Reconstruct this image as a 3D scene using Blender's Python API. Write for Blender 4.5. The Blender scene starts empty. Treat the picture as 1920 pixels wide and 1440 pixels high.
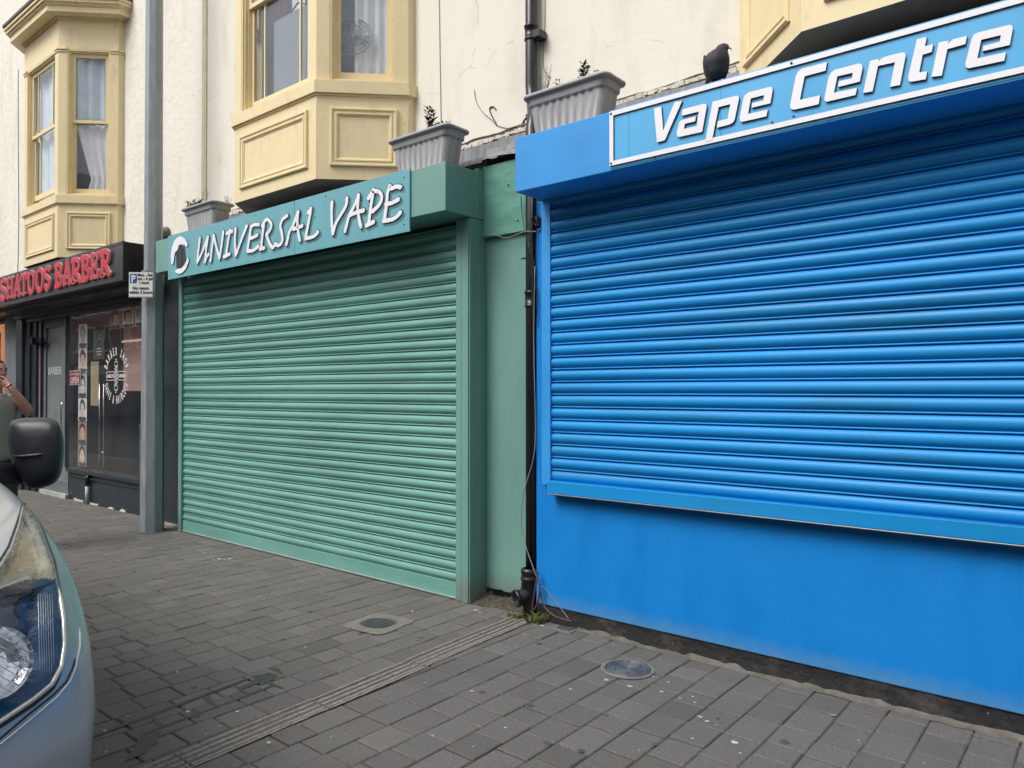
import bpy, bmesh, math, random
from mathutils import Vector, Matrix
from mathutils.bvhtree import BVHTree
random.seed(7)
rad = math.radians
# ------------------------------------------------------------ camera, sky, sun, exposure
sc = bpy.context.scene
FPX = 1390.0; YAW = rad(50.4); PITCH = math.atan(13/FPX)
CAM = Vector((0, 0, 1.55))
F0 = Vector((-math.cos(YAW), math.sin(YAW), 0)); RT = Vector((math.sin(YAW), math.cos(YAW), 0)); Z = Vector((0, 0, 1))
FW = F0*math.cos(PITCH) + Z*math.sin(PITCH); UP = Z*math.cos(PITCH) - F0*math.sin(PITCH)
cam = bpy.data.cameras.new('camera'); camo = bpy.data.objects.new('camera', cam)
sc.collection.objects.link(camo); sc.camera = camo
cam.sensor_width = 36; cam.lens = 36*FPX/1920; cam.clip_end = 2000; cam.clip_start = .05
m = Matrix((RT, UP, -FW)).transposed().to_4x4(); m.translation = CAM; camo.matrix_world = m

SUN_EL, SUN_AZ = rad(51), rad(200)          # direction the light comes from: in front of the shops, high
w = bpy.data.worlds.new("World"); sc.world = w; w.use_nodes = True
nt = w.node_tree; nt.nodes.clear()
sky = nt.nodes.new('ShaderNodeTexSky'); sky.sky_type = 'NISHITA'; sky.sun_disc = False
sky.sun_elevation = SUN_EL; sky.sun_rotation = SUN_AZ; sky.air_density = 1.0; sky.dust_density = 4.0
hs = nt.nodes.new('ShaderNodeHueSaturation'); hs.inputs['Saturation'].default_value = .30
bg = nt.nodes.new('ShaderNodeBackground'); bg.inputs[1].default_value = .13
wo = nt.nodes.new('ShaderNodeOutputWorld')
nt.links.new(sky.outputs[0], hs.inputs['Color']); nt.links.new(hs.outputs[0], bg.inputs[0]); nt.links.new(bg.outputs[0], wo.inputs[0])
sl = bpy.data.lights.new('sun', 'SUN'); sl.energy = 1.4; sl.angle = rad(26); sl.color = (1, .97, .92)
so = bpy.data.objects.new('sun', sl); sc.collection.objects.link(so)
# sky rotation 0 = +Y, clockwise seen from above
sd = Vector((math.sin(SUN_AZ)*math.cos(SUN_EL), math.cos(SUN_AZ)*math.cos(SUN_EL), math.sin(SUN_EL)))
so.rotation_euler = sd.to_track_quat('Z', 'Y').to_euler()
sc.view_settings.view_transform = 'Standard'; sc.view_settings.look = 'None'
sc.view_settings.exposure = 0.54; sc.view_settings.gamma = 1
sc.cycles.max_bounces = 6; sc.cycles.transparent_max_bounces = 12; sc.cycles.caustics_reflective = False; sc.cycles.caustics_refractive = False
sc.cycles.sample_clamp_indirect = 4

# ------------------------------------------------------------ measuring helpers: photograph pixel -> point on a known real plane
def ray(x, y): return FW + RT*((x-960)/FPX) - UP*((y-720)/FPX)
def PY(x, y, Y): d = ray(x, y); return CAM + d*(Y/d.y)
def PZ(x, y, h=0.): d = ray(x, y); return CAM + d*((h-1.55)/d.z)
def PD(x, y, D): return CAM + ray(x, y)*D

# ------------------------------------------------------------ materials
MATS = {}
def lin(c): return tuple((v/255/12.92 if v/255 <= .04045 else ((v/255+.055)/1.055)**2.4) for v in c)
def mat(name, col, rough=.5, metal=0., var=.12, vscale=6., bump=.0, bscale=60., dirt=None, dirt_amt=.0, dscale=3., stretch=(1,1,1), coat=0., spec=.5, speck=None, speck_scale=90., speck_thr=.70):
    if name in MATS: return MATS[name]
    M = bpy.data.materials.new(name); M.use_nodes = True; n = M.node_tree.nodes; L = M.node_tree.links
    b = n['Principled BSDF']; b.inputs['Roughness'].default_value = rough; b.inputs['Metallic'].default_value = metal
    b.inputs['Specular IOR Level'].default_value = spec
    if coat: b.inputs['Coat Weight'].default_value = coat; b.inputs['Coat Roughness'].default_value = .08
    tc = n.new('ShaderNodeTexCoord'); mp = n.new('ShaderNodeMapping'); mp.inputs['Scale'].default_value = stretch
    L.new(tc.outputs['Object'], mp.inputs[0])
    nz = n.new('ShaderNodeTexNoise'); nz.inputs['Scale'].default_value = vscale; nz.inputs['Detail'].default_value = 6; L.new(mp.outputs[0], nz.inputs[0])
    mr = n.new('ShaderNodeMapRange'); mr.inputs[1].default_value = .3; mr.inputs[2].default_value = .7
    mr.inputs[3].default_value = 1-var; mr.inputs[4].default_value = 1+var; L.new(nz.outputs[0], mr.inputs[0])
    mx = n.new('ShaderNodeVectorMath'); mx.operation = 'SCALE'; mx.inputs[0].default_value = col[:3]; L.new(mr.outputs[0], mx.inputs['Scale'])
    out = mx.outputs[0]
    def mixin(out, fac, c):
        k = n.new('ShaderNodeMix'); k.data_type = 'RGBA'; L.new(fac, k.inputs[0]); L.new(out, k.inputs[6]); k.inputs[7].default_value = (*c[:3], 1); return k.outputs[2]
    if dirt:
        d = n.new('ShaderNodeTexNoise'); d.inputs['Scale'].default_value = dscale; d.inputs['Detail'].default_value = 9; d.inputs['Roughness'].default_value = .65; L.new(mp.outputs[0], d.inputs[0])
        r = n.new('ShaderNodeMapRange'); r.inputs[1].default_value = .5; r.inputs[2].default_value = .78; r.inputs[3].default_value = 0; r.inputs[4].default_value = dirt_amt; L.new(d.outputs[0], r.inputs[0])
        out = mixin(out, r.outputs[0], dirt)
    if speck:
        d = n.new('ShaderNodeTexNoise'); d.inputs['Scale'].default_value = speck_scale; d.inputs['Detail'].default_value = 2; L.new(tc.outputs['Object'], d.inputs[0])
        r = n.new('ShaderNodeMapRange'); r.inputs[1].default_value = speck_thr; r.inputs[2].default_value = speck_thr+.02; L.new(d.outputs[0], r.inputs[0])
        out = mixin(out, r.outputs[0], speck)
    L.new(out, b.inputs['Base Color'])
    rr = n.new('ShaderNodeMapRange'); rr.inputs[1].default_value = .3; rr.inputs[2].default_value = .7; rr.inputs[3].default_value = max(0, rough-.08); rr.inputs[4].default_value = min(1, rough+.1)
    L.new(nz.outputs[0], rr.inputs[0]); L.new(rr.outputs[0], b.inputs['Roughness'])
    if bump:
        z = n.new('ShaderNodeTexNoise'); z.inputs['Scale'].default_value = bscale; z.inputs['Detail'].default_value = 5; L.new(tc.outputs['Object'], z.inputs[0])
        bp = n.new('ShaderNodeBump'); bp.inputs['Strength'].default_value = bump; bp.inputs['Distance'].default_value = .01; L.new(z.outputs[0], bp.inputs['Height']); L.new(bp.outputs[0], b.inputs['Normal'])
    MATS[name] = M; return M
def thin_glass(name, tint=(.93,.96,.96), refl=1.0, ior=1.5, veil=0.):
    M = bpy.data.materials.new(name); M.use_nodes = True; n = M.node_tree.nodes; L = M.node_tree.links; n.clear()
    o = n.new('ShaderNodeOutputMaterial'); mx = n.new('ShaderNodeMixShader'); t = n.new('ShaderNodeBsdfTransparent'); g = n.new('ShaderNodeBsdfGlossy')
    lw = n.new('ShaderNodeLayerWeight'); lw.inputs[0].default_value = .5; f = n.new('ShaderNodeMath'); f.operation = 'POWER'; f.inputs[1].default_value = 4.2; L.new(lw.outputs['Facing'], f.inputs[0]); t.inputs[0].default_value = (*tint, 1); g.inputs['Roughness'].default_value = .02
    mm = n.new('ShaderNodeMath'); mm.operation = 'MULTIPLY_ADD'; mm.inputs[1].default_value = .95*refl; mm.inputs[2].default_value = .06*refl; mm.use_clamp = True
    tc = n.new('ShaderNodeTexCoord'); nz = n.new('ShaderNodeTexNoise'); nz.inputs['Scale'].default_value = 1.3; bp = n.new('ShaderNodeBump'); bp.inputs['Strength'].default_value = .12; bp.inputs['Distance'].default_value = .02
    L.new(tc.outputs['Object'], nz.inputs[0]); L.new(nz.outputs[0], bp.inputs['Height']); L.new(bp.outputs[0], g.inputs['Normal'])
    L.new(f.outputs[0], mm.inputs[0]); L.new(mm.outputs[0], mx.inputs[0]); L.new(t.outputs[0], mx.inputs[1]); L.new(g.outputs[0], mx.inputs[2]); L.new(mx.outputs[0], o.inputs[0])
    if veil:
        d = n.new('ShaderNodeBsdfDiffuse'); d.inputs[0].default_value = (.62,.68,.76,1); m2 = n.new('ShaderNodeMixShader'); z = n.new('ShaderNodeTexNoise'); z.inputs['Scale'].default_value = 2.2; z.inputs['Detail'].default_value = 6  # diffuse veil added to lighten panes, sky sheen put into its colour
        r = n.new('ShaderNodeMapRange'); r.inputs[1].default_value = .3; r.inputs[2].default_value = .7; r.inputs[3].default_value = veil*.6; r.inputs[4].default_value = veil*1.4
        L.new(tc.outputs['Object'], z.inputs[0]); L.new(z.outputs[0], r.inputs[0]); L.new(r.outputs[0], m2.inputs[0]); L.new(mx.outputs[0], m2.inputs[1]); L.new(d.outputs[0], m2.inputs[2]); L.new(m2.outputs[0], o.inputs[0])
    return M
def emis(name, col, s):
    M = bpy.data.materials.new(name); M.use_nodes = True; b = M.node_tree.nodes['Principled BSDF']; b.inputs['Base Color'].default_value = (*col, 1)
    b.inputs['Emission Color'].default_value = (*col, 1); b.inputs['Emission Strength'].default_value = s; return M

CREAM = (.76, .68, .47)
M_green = mat('green_paint', (.160, .330, .288), .42, var=.07, vscale=2.5, bump=.05, bscale=25, dirt=(.06,.16,.13), dirt_amt=.35, dscale=5, stretch=(1,1,.35), speck=(.35,.5,.45), speck_thr=.765)
M_green_sh = mat('green_shutter_paint', (.155, .345, .302), .42, var=.10, vscale=1.6, bump=.03, bscale=14, dirt=(.08,.19,.16), dirt_amt=.5, dscale=3.4, stretch=(.4,1,2.4), spec=.35, speck=(.30,.42,.38), speck_thr=.775, speck_scale=70)
M_teal = mat('teal_sign_face', (.14, .385, .44), .36, var=.06, vscale=3, dirt=(.22,.38,.39), dirt_amt=.5, dscale=3.5, stretch=(2,1,.5))
M_blue = mat('blue_paint', (.004, .208, .62), .62, spec=.25, var=.10, vscale=5, bump=.12, bscale=110, dirt=(.008,.155,.44), dirt_amt=.6, dscale=5, stretch=(1,1,.4), speck=(.28,.48,.72), speck_scale=75, speck_thr=.755)
M_blue_sh = mat('blue_shutter_paint', (.007, .245, .60), .45, var=.12, vscale=1.4, bump=.02, bscale=14, dirt=(.03,.17,.27), dirt_amt=.7, dscale=2.6, stretch=(.35,1,2.6), spec=.35)
M_blue_box = mat('blue_box_paint', (.030, .295, .72), .5, var=.05, vscale=3, bump=.03, bscale=30, dirt=(.012,.14,.45), dirt_amt=.25, dscale=7, speck=(.02,.08,.2), speck_scale=42, speck_thr=.755)
M_skyb = mat('sky_blue_sign_face', (.085, .43, .78), .35, var=.05, vscale=2, dirt=(.12,.35,.56), dirt_amt=.65, dscale=3, stretch=(2,1,.6), speck=(.1,.2,.3), speck_scale=50, speck_thr=.77)
M_navy = mat('navy_edge', (.006, .02, .06), .5)
M_white = mat('white_letter', (.82, .82, .86), .4, var=.03, dirt=(.6,.6,.62), dirt_amt=.2)
M_black = mat('black_plastic', (.012, .013, .016), .35, var=.1)
M_blackm = mat('black_paint', (.014, .016, .020), .3, var=.2, vscale=5, dirt=(.05,.055,.06), dirt_amt=.3)
M_slate = mat('dark_slate_paint', (.022, .032, .042), .32, var=.12, vscale=4, bump=.04, bscale=12, dirt=(.06,.07,.08), dirt_amt=.25)
M_sign_bk = mat('black_sign_board', (.018, .014, .014), .28, var=.1)
M_red = mat('red_letter', (.60, .018, .035), .35, var=.1, vscale=8)
M_cream = mat('cream_joinery_paint', (.82, .685, .41), .5, var=.05, vscale=5, bump=.06, bscale=40, dirt=(.50,.39,.23), dirt_amt=.55, dscale=5, stretch=(1.5,1.5,.6), speck=(.35,.27,.17), speck_scale=45, speck_thr=.745)
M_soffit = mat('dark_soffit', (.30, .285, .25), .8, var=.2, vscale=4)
M_galv = mat('galvanised_steel', (.29, .325, .34), .5, .3, var=.14, vscale=9, dirt=(.16,.19,.20), dirt_amt=.55, dscale=5, stretch=(3,3,.6), bump=.06, bscale=60)
M_lead = mat('weathered_lead', (.20, .205, .22), .6, .1, var=.3, vscale=8, stretch=(3,3,.7), dirt=(.42,.42,.40), dirt_amt=.5, dscale=7, bump=.15, bscale=22)
M_pot = mat('grey_planter_plastic', (.36, .365, .38), .55, var=.08, vscale=8, bump=.05, bscale=200, dirt=(.20,.195,.18), dirt_amt=.6, dscale=9, stretch=(2,2,.5))
M_soil = mat('soil', (.035, .025, .018), .9, bump=.6, bscale=80)
M_leaf = mat('dull_leaf', (.030, .045, .024), .6, var=.35, vscale=30)
M_weed = mat('weed_leaf', (.14, .17, .045), .6, var=.35, vscale=40)
M_stem = mat('dry_stem', (.10, .085, .06), .7)
M_conc = mat('pale_concrete', (.20, .182, .152), .85, var=.2, vscale=25, bump=.5, bscale=120, dirt=(.11,.10,.085), dirt_amt=.6, dscale=16, speck=(.10,.09,.08), speck_scale=160, speck_thr=.62)
M_iron = mat('cast_iron', (.12, .13, .14), .45, .4, var=.25, vscale=20, dirt=(.14,.13,.12), dirt_amt=.5, dscale=14, bump=.2, bscale=80)
M_bitumen = mat('black_bitumen', (.006, .0065, .008), .75, var=.5, vscale=14, bump=.9, bscale=30, dirt=(.085,.078,.066), dirt_amt=.75, dscale=5, speck=(.5,.48,.45), speck_scale=45, speck_thr=.76)
M_dirt = mat('dirt', (.07, .058, .045), .95, var=.5, vscale=30, bump=1, bscale=70, speck=(.3,.27,.22), speck_scale=90, speck_thr=.66)
M_skin = mat('skin', (.48, .235, .19), .5, var=.08, vscale=20, bump=.05, bscale=120)
M_shirt = mat('grey_green_jersey', (.23, .245, .215), .85, var=.1, vscale=15, bump=.2, bscale=60)
M_trouser = mat('dark_trousers', (.03, .033, .04), .85)
M_hair = mat('dark_hair', (.03, .022, .018), .8, bump=.5, bscale=200)
M_asph = mat('asphalt', (.05, .05, .052), .85, var=.25, vscale=30, bump=.6, bscale=200)
M_kerb = mat('kerb_stone', (.20, .195, .185), .8, var=.2, vscale=8, bump=.3, bscale=60)
M_glass = thin_glass('window_glass', veil=.10); M_shopglass = thin_glass('shop_glass', (.93,.94,.94), 1.25, veil=.03)
M_chrome = mat('chrome', (.85, .86, .88), .08, 1., var=.02)
M_cloth = mat('pale_curtain', (.88, .91, .95), .85, var=.06, vscale=12)
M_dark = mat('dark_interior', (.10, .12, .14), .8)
M_grey = mat('grey_frame', (.13, .15, .165), .5)
M_wire = mat('pale_cable', (.25, .25, .26), .5); M_wireb = mat('brown_cable', (.10, .055, .04), .5)

def wall_mat():
    M = mat('cream_render', (.775, .745, .655), .85, var=.035, vscale=1.2, dirt=(.56,.52,.43), dirt_amt=.65, dscale=2.2, stretch=(1.5,1.5,.45))
    n = M.node_tree.nodes; L = M.node_tree.links; b = n['Principled BSDF']; tc = [x for x in n if x.type == 'TEX_COORD'][0]
    z1 = n.new('ShaderNodeTexNoise'); z1.inputs['Scale'].default_value = 9; z1.inputs['Detail'].default_value = 8; L.new(tc.outputs['Object'], z1.inputs[0])
    z2 = n.new('ShaderNodeTexNoise'); z2.inputs['Scale'].default_value = 55; z2.inputs['Detail'].default_value = 3; L.new(tc.outputs['Object'], z2.inputs[0])
    ad = n.new('ShaderNodeMath'); ad.operation = 'MULTIPLY_ADD'; ad.inputs[1].default_value = .35; L.new(z2.outputs[0], ad.inputs[0]); L.new(z1.outputs[0], ad.inputs[2])
    # rougher dash on the left-hand house
    sx = n.new('ShaderNodeSeparateXYZ'); L.new(tc.outputs['Object'], sx.inputs[0])
    mr = n.new('ShaderNodeMapRange'); mr.inputs[1].default_value = -7.9; mr.inputs[2].default_value = -9.2; mr.inputs[3].default_value = .14; mr.inputs[4].default_value = .7; L.new(sx.outputs[0], mr.inputs[0])
    bp = n.new('ShaderNodeBump'); bp.inputs['Distance'].default_value = .02; L.new(mr.outputs[0], bp.inputs['Strength']); L.new(ad.outputs[0], bp.inputs['Height'])
    # hairline cracks
    z3 = n.new('ShaderNodeTexNoise'); z3.inputs['Scale'].default_value = 1.4; L.new(tc.outputs['Object'], z3.inputs[0])
    wv = n.new('ShaderNodeVectorMath'); wv.operation = 'ADD'; L.new(tc.outputs['Object'], wv.inputs[0]); L.new(z3.outputs['Color'], wv.inputs[1])
    vo = n.new('ShaderNodeTexVoronoi'); vo.feature = 'DISTANCE_TO_EDGE'; vo.inputs['Scale'].default_value = .8; L.new(wv.outputs[0], vo.inputs[0])
    c1 = n.new('ShaderNodeMapRange'); c1.inputs[1].default_value = .0032; c1.inputs[2].default_value = .0; c1.inputs[3].default_value = 0; c1.inputs[4].default_value = .62; L.new(vo.outputs[0], c1.inputs[0])
    msk = n.new('ShaderNodeMapRange'); msk.inputs[1].default_value = .5; msk.inputs[2].default_value = .58; L.new(z1.outputs[0], msk.inputs[0])
    ml = n.new('ShaderNodeMath'); ml.operation = 'MULTIPLY'; L.new(c1.outputs[0], ml.inputs[0]); L.new(msk.outputs[0], ml.inputs[1])
    src = b.inputs['Base Color'].links[0].from_socket
    k = n.new('ShaderNodeMix'); k.data_type = 'RGBA'; L.new(ml.outputs[0], k.inputs[0]); L.new(src, k.inputs[6]); k.inputs[7].default_value = (.25, .21, .16, 1)
    L.new(k.outputs[2], b.inputs['Base Color']); L.new(bp.outputs[0], b.inputs['Normal'])
    return M
M_wall = wall_mat()

# chalky splash-back wear on the lower blue wall, and rain streaks below the shutter
def wear(M, col, ztop, amt):
    n = M.node_tree.nodes; L = M.node_tree.links; b = n['Principled BSDF']; tc = [x for x in n if x.type == 'TEX_COORD'][0]
    sx = n.new('ShaderNodeSeparateXYZ'); L.new(tc.outputs['Object'], sx.inputs[0])
    z = n.new('ShaderNodeTexNoise'); z.inputs['Scale'].default_value = 11; z.inputs['Detail'].default_value = 10; z.inputs['Roughness'].default_value = .75; L.new(tc.outputs['Object'], z.inputs[0])
    a = n.new('ShaderNodeMapRange'); a.inputs[1].default_value = ztop; a.inputs[2].default_value = .09; L.new(sx.outputs[2], a.inputs[0])
    c = n.new('ShaderNodeMath'); c.operation = 'ADD'; L.new(a.outputs[0], c.inputs[0]); L.new(z.outputs[0], c.inputs[1])
    d = n.new('ShaderNodeMapRange'); d.inputs[1].default_value = .85; d.inputs[2].default_value = 1.5; d.inputs[4].default_value = amt; L.new(c.outputs[0], d.inputs[0])
    src = b.inputs['Base Color'].links[0].from_socket; k = n.new('ShaderNodeMix'); k.data_type = 'RGBA'; L.new(d.outputs[0], k.inputs[0]); L.new(src, k.inputs[6]); k.inputs[7].default_value = (*col, 1); L.new(k.outputs[2], b.inputs['Base Color'])
wear(M_blue, (.10, .25, .42), .27, .8)
wear(M_green, (.16, .20, .17), .30, .75)

# ------------------------------------------------------------ mesh builder
class MB:
    def __init__(s): s.v = []; s.f = []; s.m = []; s.sm = []
    def add(s, vs, fs, mi=0, smooth=False):
        o = len(s.v); s.v += [tuple(v) for v in vs]
        for f in fs: s.f.append([o+i for i in f]); s.m.append(mi); s.sm.append(smooth)
        return s
    def box(s, x0, x1, y0, y1, z0, z1, mi=0):
        x0, x1 = sorted((x0, x1)); y0, y1 = sorted((y0, y1)); z0, z1 = sorted((z0, z1))
        return s.add([(x0,y0,z0),(x1,y0,z0),(x1,y1,z0),(x0,y1,z0),(x0,y0,z1),(x1,y0,z1),(x1,y1,z1),(x0,y1,z1)],
                     [(0,3,2,1),(4,5,6,7),(0,1,5,4),(1,2,6,5),(2,3,7,6),(3,0,4,7)], mi)
    def obox(s, o, u, v, w, mi=0):                      # box from corner o with edge vectors
        o, u, v, w = map(Vector, (o, u, v, w))
        return s.add([o, o+u, o+u+v, o+v, o+w, o+u+w, o+u+v+w, o+v+w], [(0,3,2,1),(4,5,6,7),(0,1,5,4),(1,2,6,5),(2,3,7,6),(3,0,4,7)], mi)
    def prism(s, poly, z0, z1, mi=0, mbot=None, mtop=None):  # polygon (x,y) counter-clockwise
        n = len(poly); o = [(x, y, z0) for x, y in poly] + [(x, y, z1) for x, y in poly]
        s.add(o, [(i, (i+1) % n, n+(i+1) % n, n+i) for i in range(n)], mi)
        s.add(o, [tuple(range(n-1, -1, -1))], mi if mbot is None else mbot); s.add(o, [tuple(range(n, 2*n))], mi if mtop is None else mtop)
        return s
    def tube(s, pts, r, n=8, cap=True, mi=0, closed=False):
        pts = [Vector(p) for p in pts]; rs = r if isinstance(r, (list, tuple)) else [r]*len(pts)
        o = len(s.v); up = None
        for i, p in enumerate(pts):
            a = pts[max(0, i-1)]; b = pts[min(len(pts)-1, i+1)]
            if closed: a = pts[i-1]; b = pts[(i+1) % len(pts)]
            t = (b-a); t = t.normalized() if t.length > 1e-9 else Vector((0,0,1))
            if up is None: up = t.orthogonal().normalized()
            up = (up - t*up.dot(t)); up = up.normalized() if up.length > 1e-6 else t.orthogonal().normalized()
            q = t.cross(up)
            for k in range(n):
                a_ = 2*math.pi*k/n; s.v.append(tuple(p + (up*math.cos(a_)+q*math.sin(a_))*rs[i]))
        L = len(pts)
        for i in range(L if closed else L-1):
            j = (i+1) % L
            for k in range(n):
                s.f.append([o+i*n+k, o+i*n+(k+1) % n, o+j*n+(k+1) % n, o+j*n+k]); s.m.append(mi); s.sm.append(True)
        if cap and not closed:
            s.f.append([o+k for k in range(n-1, -1, -1)]); s.m.append(mi); s.sm.append(False)
            s.f.append([o+(L-1)*n+k for k in range(n)]); s.m.append(mi); s.sm.append(False)
        return s
    def lathe(s, prof, c=(0,0,0), n=24, axis=None, mi=0, smooth=True):   # prof (r, h) about axis through c
        c = Vector(c); ax = Vector(axis or (0,0,1)).normalized(); u = ax.orthogonal().normalized(); v = ax.cross(u); o = len(s.v)
        for r, h in prof:
            for k in range(n):
                a = 2*math.pi*k/n; s.v.append(tuple(c + ax*h + (u*math.cos(a)+v*math.sin(a))*r))
        for i in range(len(prof)-1):
            for k in range(n):
                s.f.append([o+i*n+k, o+i*n+(k+1) % n, o+(i+1)*n+(k+1) % n, o+(i+1)*n+k]); s.m.append(mi); s.sm.append(smooth)
        return s
    def ring(s, O, U, V, N, u0, u1, v0, v1, prof, mi=0):   # mitred moulding frame: prof = (inset, height)
        O, U, V, N = map(Vector, (O, U, V, N)); o = len(s.v)
        for d, h in prof:
            for (a, b) in ((u0+d, v0+d), (u1-d, v0+d), (u1-d, v1-d), (u0+d, v1-d)): s.v.append(tuple(O+U*a+V*b+N*h))
        for i in range(len(prof)-1):
            for k in range(4):
                s.f.append([o+i*4+k, o+i*4+(k+1) % 4, o+(i+1)*4+(k+1) % 4, o+(i+1)*4+k]); s.m.append(mi); s.sm.append(False)
        return s
    def build(s, name, mats, parent=None, bevel=0, seg=2, subd=0, auto=False):
        me = bpy.data.meshes.new(name); me.from_pydata(s.v, [], s.f)
        for x in (mats if isinstance(mats, (list, tuple)) else [mats]): me.materials.append(x)
        for p, mi, sm in zip(me.polygons, s.m, s.sm): p.material_index = mi; p.use_smooth = sm
        bm = bmesh.new(); bm.from_mesh(me); bmesh.ops.recalc_face_normals(bm, faces=bm.faces) if auto else None; bm.to_mesh(me); bm.free()
        return link(name, me, parent, bevel, seg, subd)
def link(name, me, parent=None, bevel=0, seg=2, subd=0):
    o = bpy.data.objects.new(name, me); sc.collection.objects.link(o)
    if parent:
        o.parent = parent
        b = parent
        loc = Vector((0, 0, 0))
        while b: loc += b.location; b = b.parent
        o.location = -loc
    if bevel:
        k = o.modifiers.new('bevel', 'BEVEL'); k.width = bevel; k.segments = seg; k.limit_method = 'ANGLE'; k.angle_limit = rad(40)
    if subd: k = o.modifiers.new('sub', 'SUBSURF'); k.levels = subd; k.render_levels = subd
    return o
def thing(name, label, cat, loc=(0,0,0), group=None):
    o = bpy.data.objects.new(name, None); sc.collection.objects.link(o); o.location = loc; o.empty_display_size = .1
    return tag(o, label, cat, group)
def tag(o, label, cat, group=None, kind=None):
    if label: o['label'] = label
    if cat: o['category'] = cat
    if group: o['group'] = group
    if kind: o['kind'] = kind
    return o
def struct(name, mb, m, **k): o = mb.build(name, m, **k); o['kind'] = 'structure'; return o
def copy_tree(o, parent=None):
    c = o.copy(); sc.collection.objects.link(c); c.parent = parent
    for ch in list(o.children): copy_tree(ch, c)
    return c
def curve_mesh(splines, depth, name='c'):               # closed outlines (u,v) -> extruded mesh in the X/-Y/Z frame, back at y=0
    cu = bpy.data.curves.new(name, 'CURVE'); cu.dimensions = '2D'; cu.fill_mode = 'BOTH'; cu.extrude = depth/2
    for pts in splines:
        sp = cu.splines.new('POLY'); sp.points.add(len(pts)-1); sp.use_cyclic_u = True
        for p, q in zip(sp.points, pts): p.co = (q[0], q[1], 0, 1)
    return conv(cu, depth)
def conv(cu, depth):
    ob = bpy.data.objects.new('tmp', cu); sc.collection.objects.link(ob); bpy.context.view_layer.update()
    me = bpy.data.meshes.new_from_object(ob); bpy.data.objects.remove(ob); bpy.data.curves.remove(cu)
    me.transform(Matrix(((1,0,0,0),(0,0,-1,-depth/2),(0,1,0,0),(0,0,0,1))))
    return me
def two_tone(me, a, b):
    me.materials.clear(); me.materials.append(a); me.materials.append(b); me.update()
    for p in me.polygons: p.material_index = 0 if abs(p.normal.y) > .5 else 1
    return me
def text_mesh(s, size, depth=.002, bold=0., sx=1., align='CENTER'):
    cu = bpy.data.curves.new('t', 'FONT'); cu.body = s; cu.size = size; cu.extrude = depth/2; cu.align_x = align; cu.offset = bold; cu.resolution_u = 2
    me = conv(cu, depth); me.transform(Matrix.Diagonal((sx, 1, 1, 1))); return me
def put(me, name, m, parent, O, side=None):
    me.transform(Matrix.Translation(O)); me.materials.clear(); me.materials.append(m)
    if side: two_tone(me, m, side)
    return link(name, me, parent)

# ------------------------------------------------------------ ground
def ground():
    g = MB(); g.add([(-400,-400,-.121),(400,-400,-.121),(400,400,-.121),(-400,400,-.121)], [(0,1,2,3)]); struct('road', g, M_asph)
    k = MB(); x = -40
    while x < 12: k.box(x, x+.905, .80, .925, -.2, .002); x += .912
    struct('kerb', k, M_kerb, bevel=.008)
    # block paving: courses run away from the shops, joints 175 mm apart
    v = []; f = []; tone = []
    def block(x0, x1, y0, y1):
        h = random.uniform(-.0025, .0015); t = random.gauss(1, .07); g_ = .0045 if random.random() < .75 else .007; gy = random.choice((.006,.008,.010)); b = .006
        hs_ = [h + random.uniform(-.0012, .0012) for _ in range(4)]
        j = lambda: random.uniform(-.0018, .0018)
        x0 += g_/2+j(); x1 -= g_/2+j(); y0 += gy/2+j(); y1 -= gy/2+j(); o = len(v)
        for (X, Y) in ((x0,y0),(x1,y0),(x1,y1),(x0,y1)): v.append((X, Y, -.03))
        for (X, Y), q in zip(((x0,y0),(x1,y0),(x1,y1),(x0,y1)), hs_): v.append((X, Y, q-b*.8))
        for (X, Y), q in zip(((x0+b,y0+b),(x1-b,y0+b),(x1-b,y1-b),(x0+b,y1-b)), hs_): v.append((X, Y, q))
        for a in range(4):
            c = (a+1) % 4; f.append((o+a, o+c, o+4+c, o+4+a)); f.append((o+4+a, o+4+c, o+8+c, o+8+a)); tone.extend([t, t])
        f.append((o+8, o+9, o+10, o+11)); tone.append(t)
    P = .1755; i0 = int((-22+2.295)/P); i1 = int((6+2.295)/P)
    for i in range(i0, i1):
        x0 = -2.295+i*P; y = .925; top = 4.9
        y -= 0
        first = True
        while y < top-.05:
            l = random.choice((.155, .20, .20, .20, .24, .26)); 
            if first: l *= random.uniform(.4, 1); first = False
            y1 = min(y+l, top)
            if top-y1 < .07: y1 = top
            block(x0, x0+P, y, y1); y = y1
    me = bpy.data.meshes.new('pavement'); me.from_pydata(v, [], f)
    at = me.attributes.new('tone', 'FLOAT', 'FACE'); at.data.foreach_set('value', tone)
    M = mat('paving_block', (.148, .140, .129), .85, var=.30, vscale=95, bump=1.0, bscale=200, dirt=(.19,.178,.158), dirt_amt=.7, dscale=1.6, speck=(.20,.19,.175), speck_scale=150, speck_thr=.70)
    n = M.node_tree.nodes; L = M.node_tree.links; b = n['Principled BSDF']; src = b.inputs['Base Color'].links[0].from_socket
    a = n.new('ShaderNodeAttribute'); a.attribute_name = 'tone'; s = n.new('ShaderNodeVectorMath'); s.operation = 'SCALE'; L.new(src, s.inputs[0]); L.new(a.outputs['Fac'], s.inputs['Scale']); L.new(s.outputs[0], b.inputs['Base Color'])
    me.materials.append(M); me.materials.append(mat('joint_sand', (.045,.041,.036), .95, var=.4, vscale=20, bump=.5, bscale=90, dirt=(.12,.105,.085), dirt_amt=.8, dscale=1.1))
    o0 = len(me.vertices)
    o = link('pavement', me); o['kind'] = 'structure'
    j = MB(); j.box(-22, 6, .9, 4.95, -.06, -.008); struct('paving_bed', j, me.materials[1])
ground()

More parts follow.
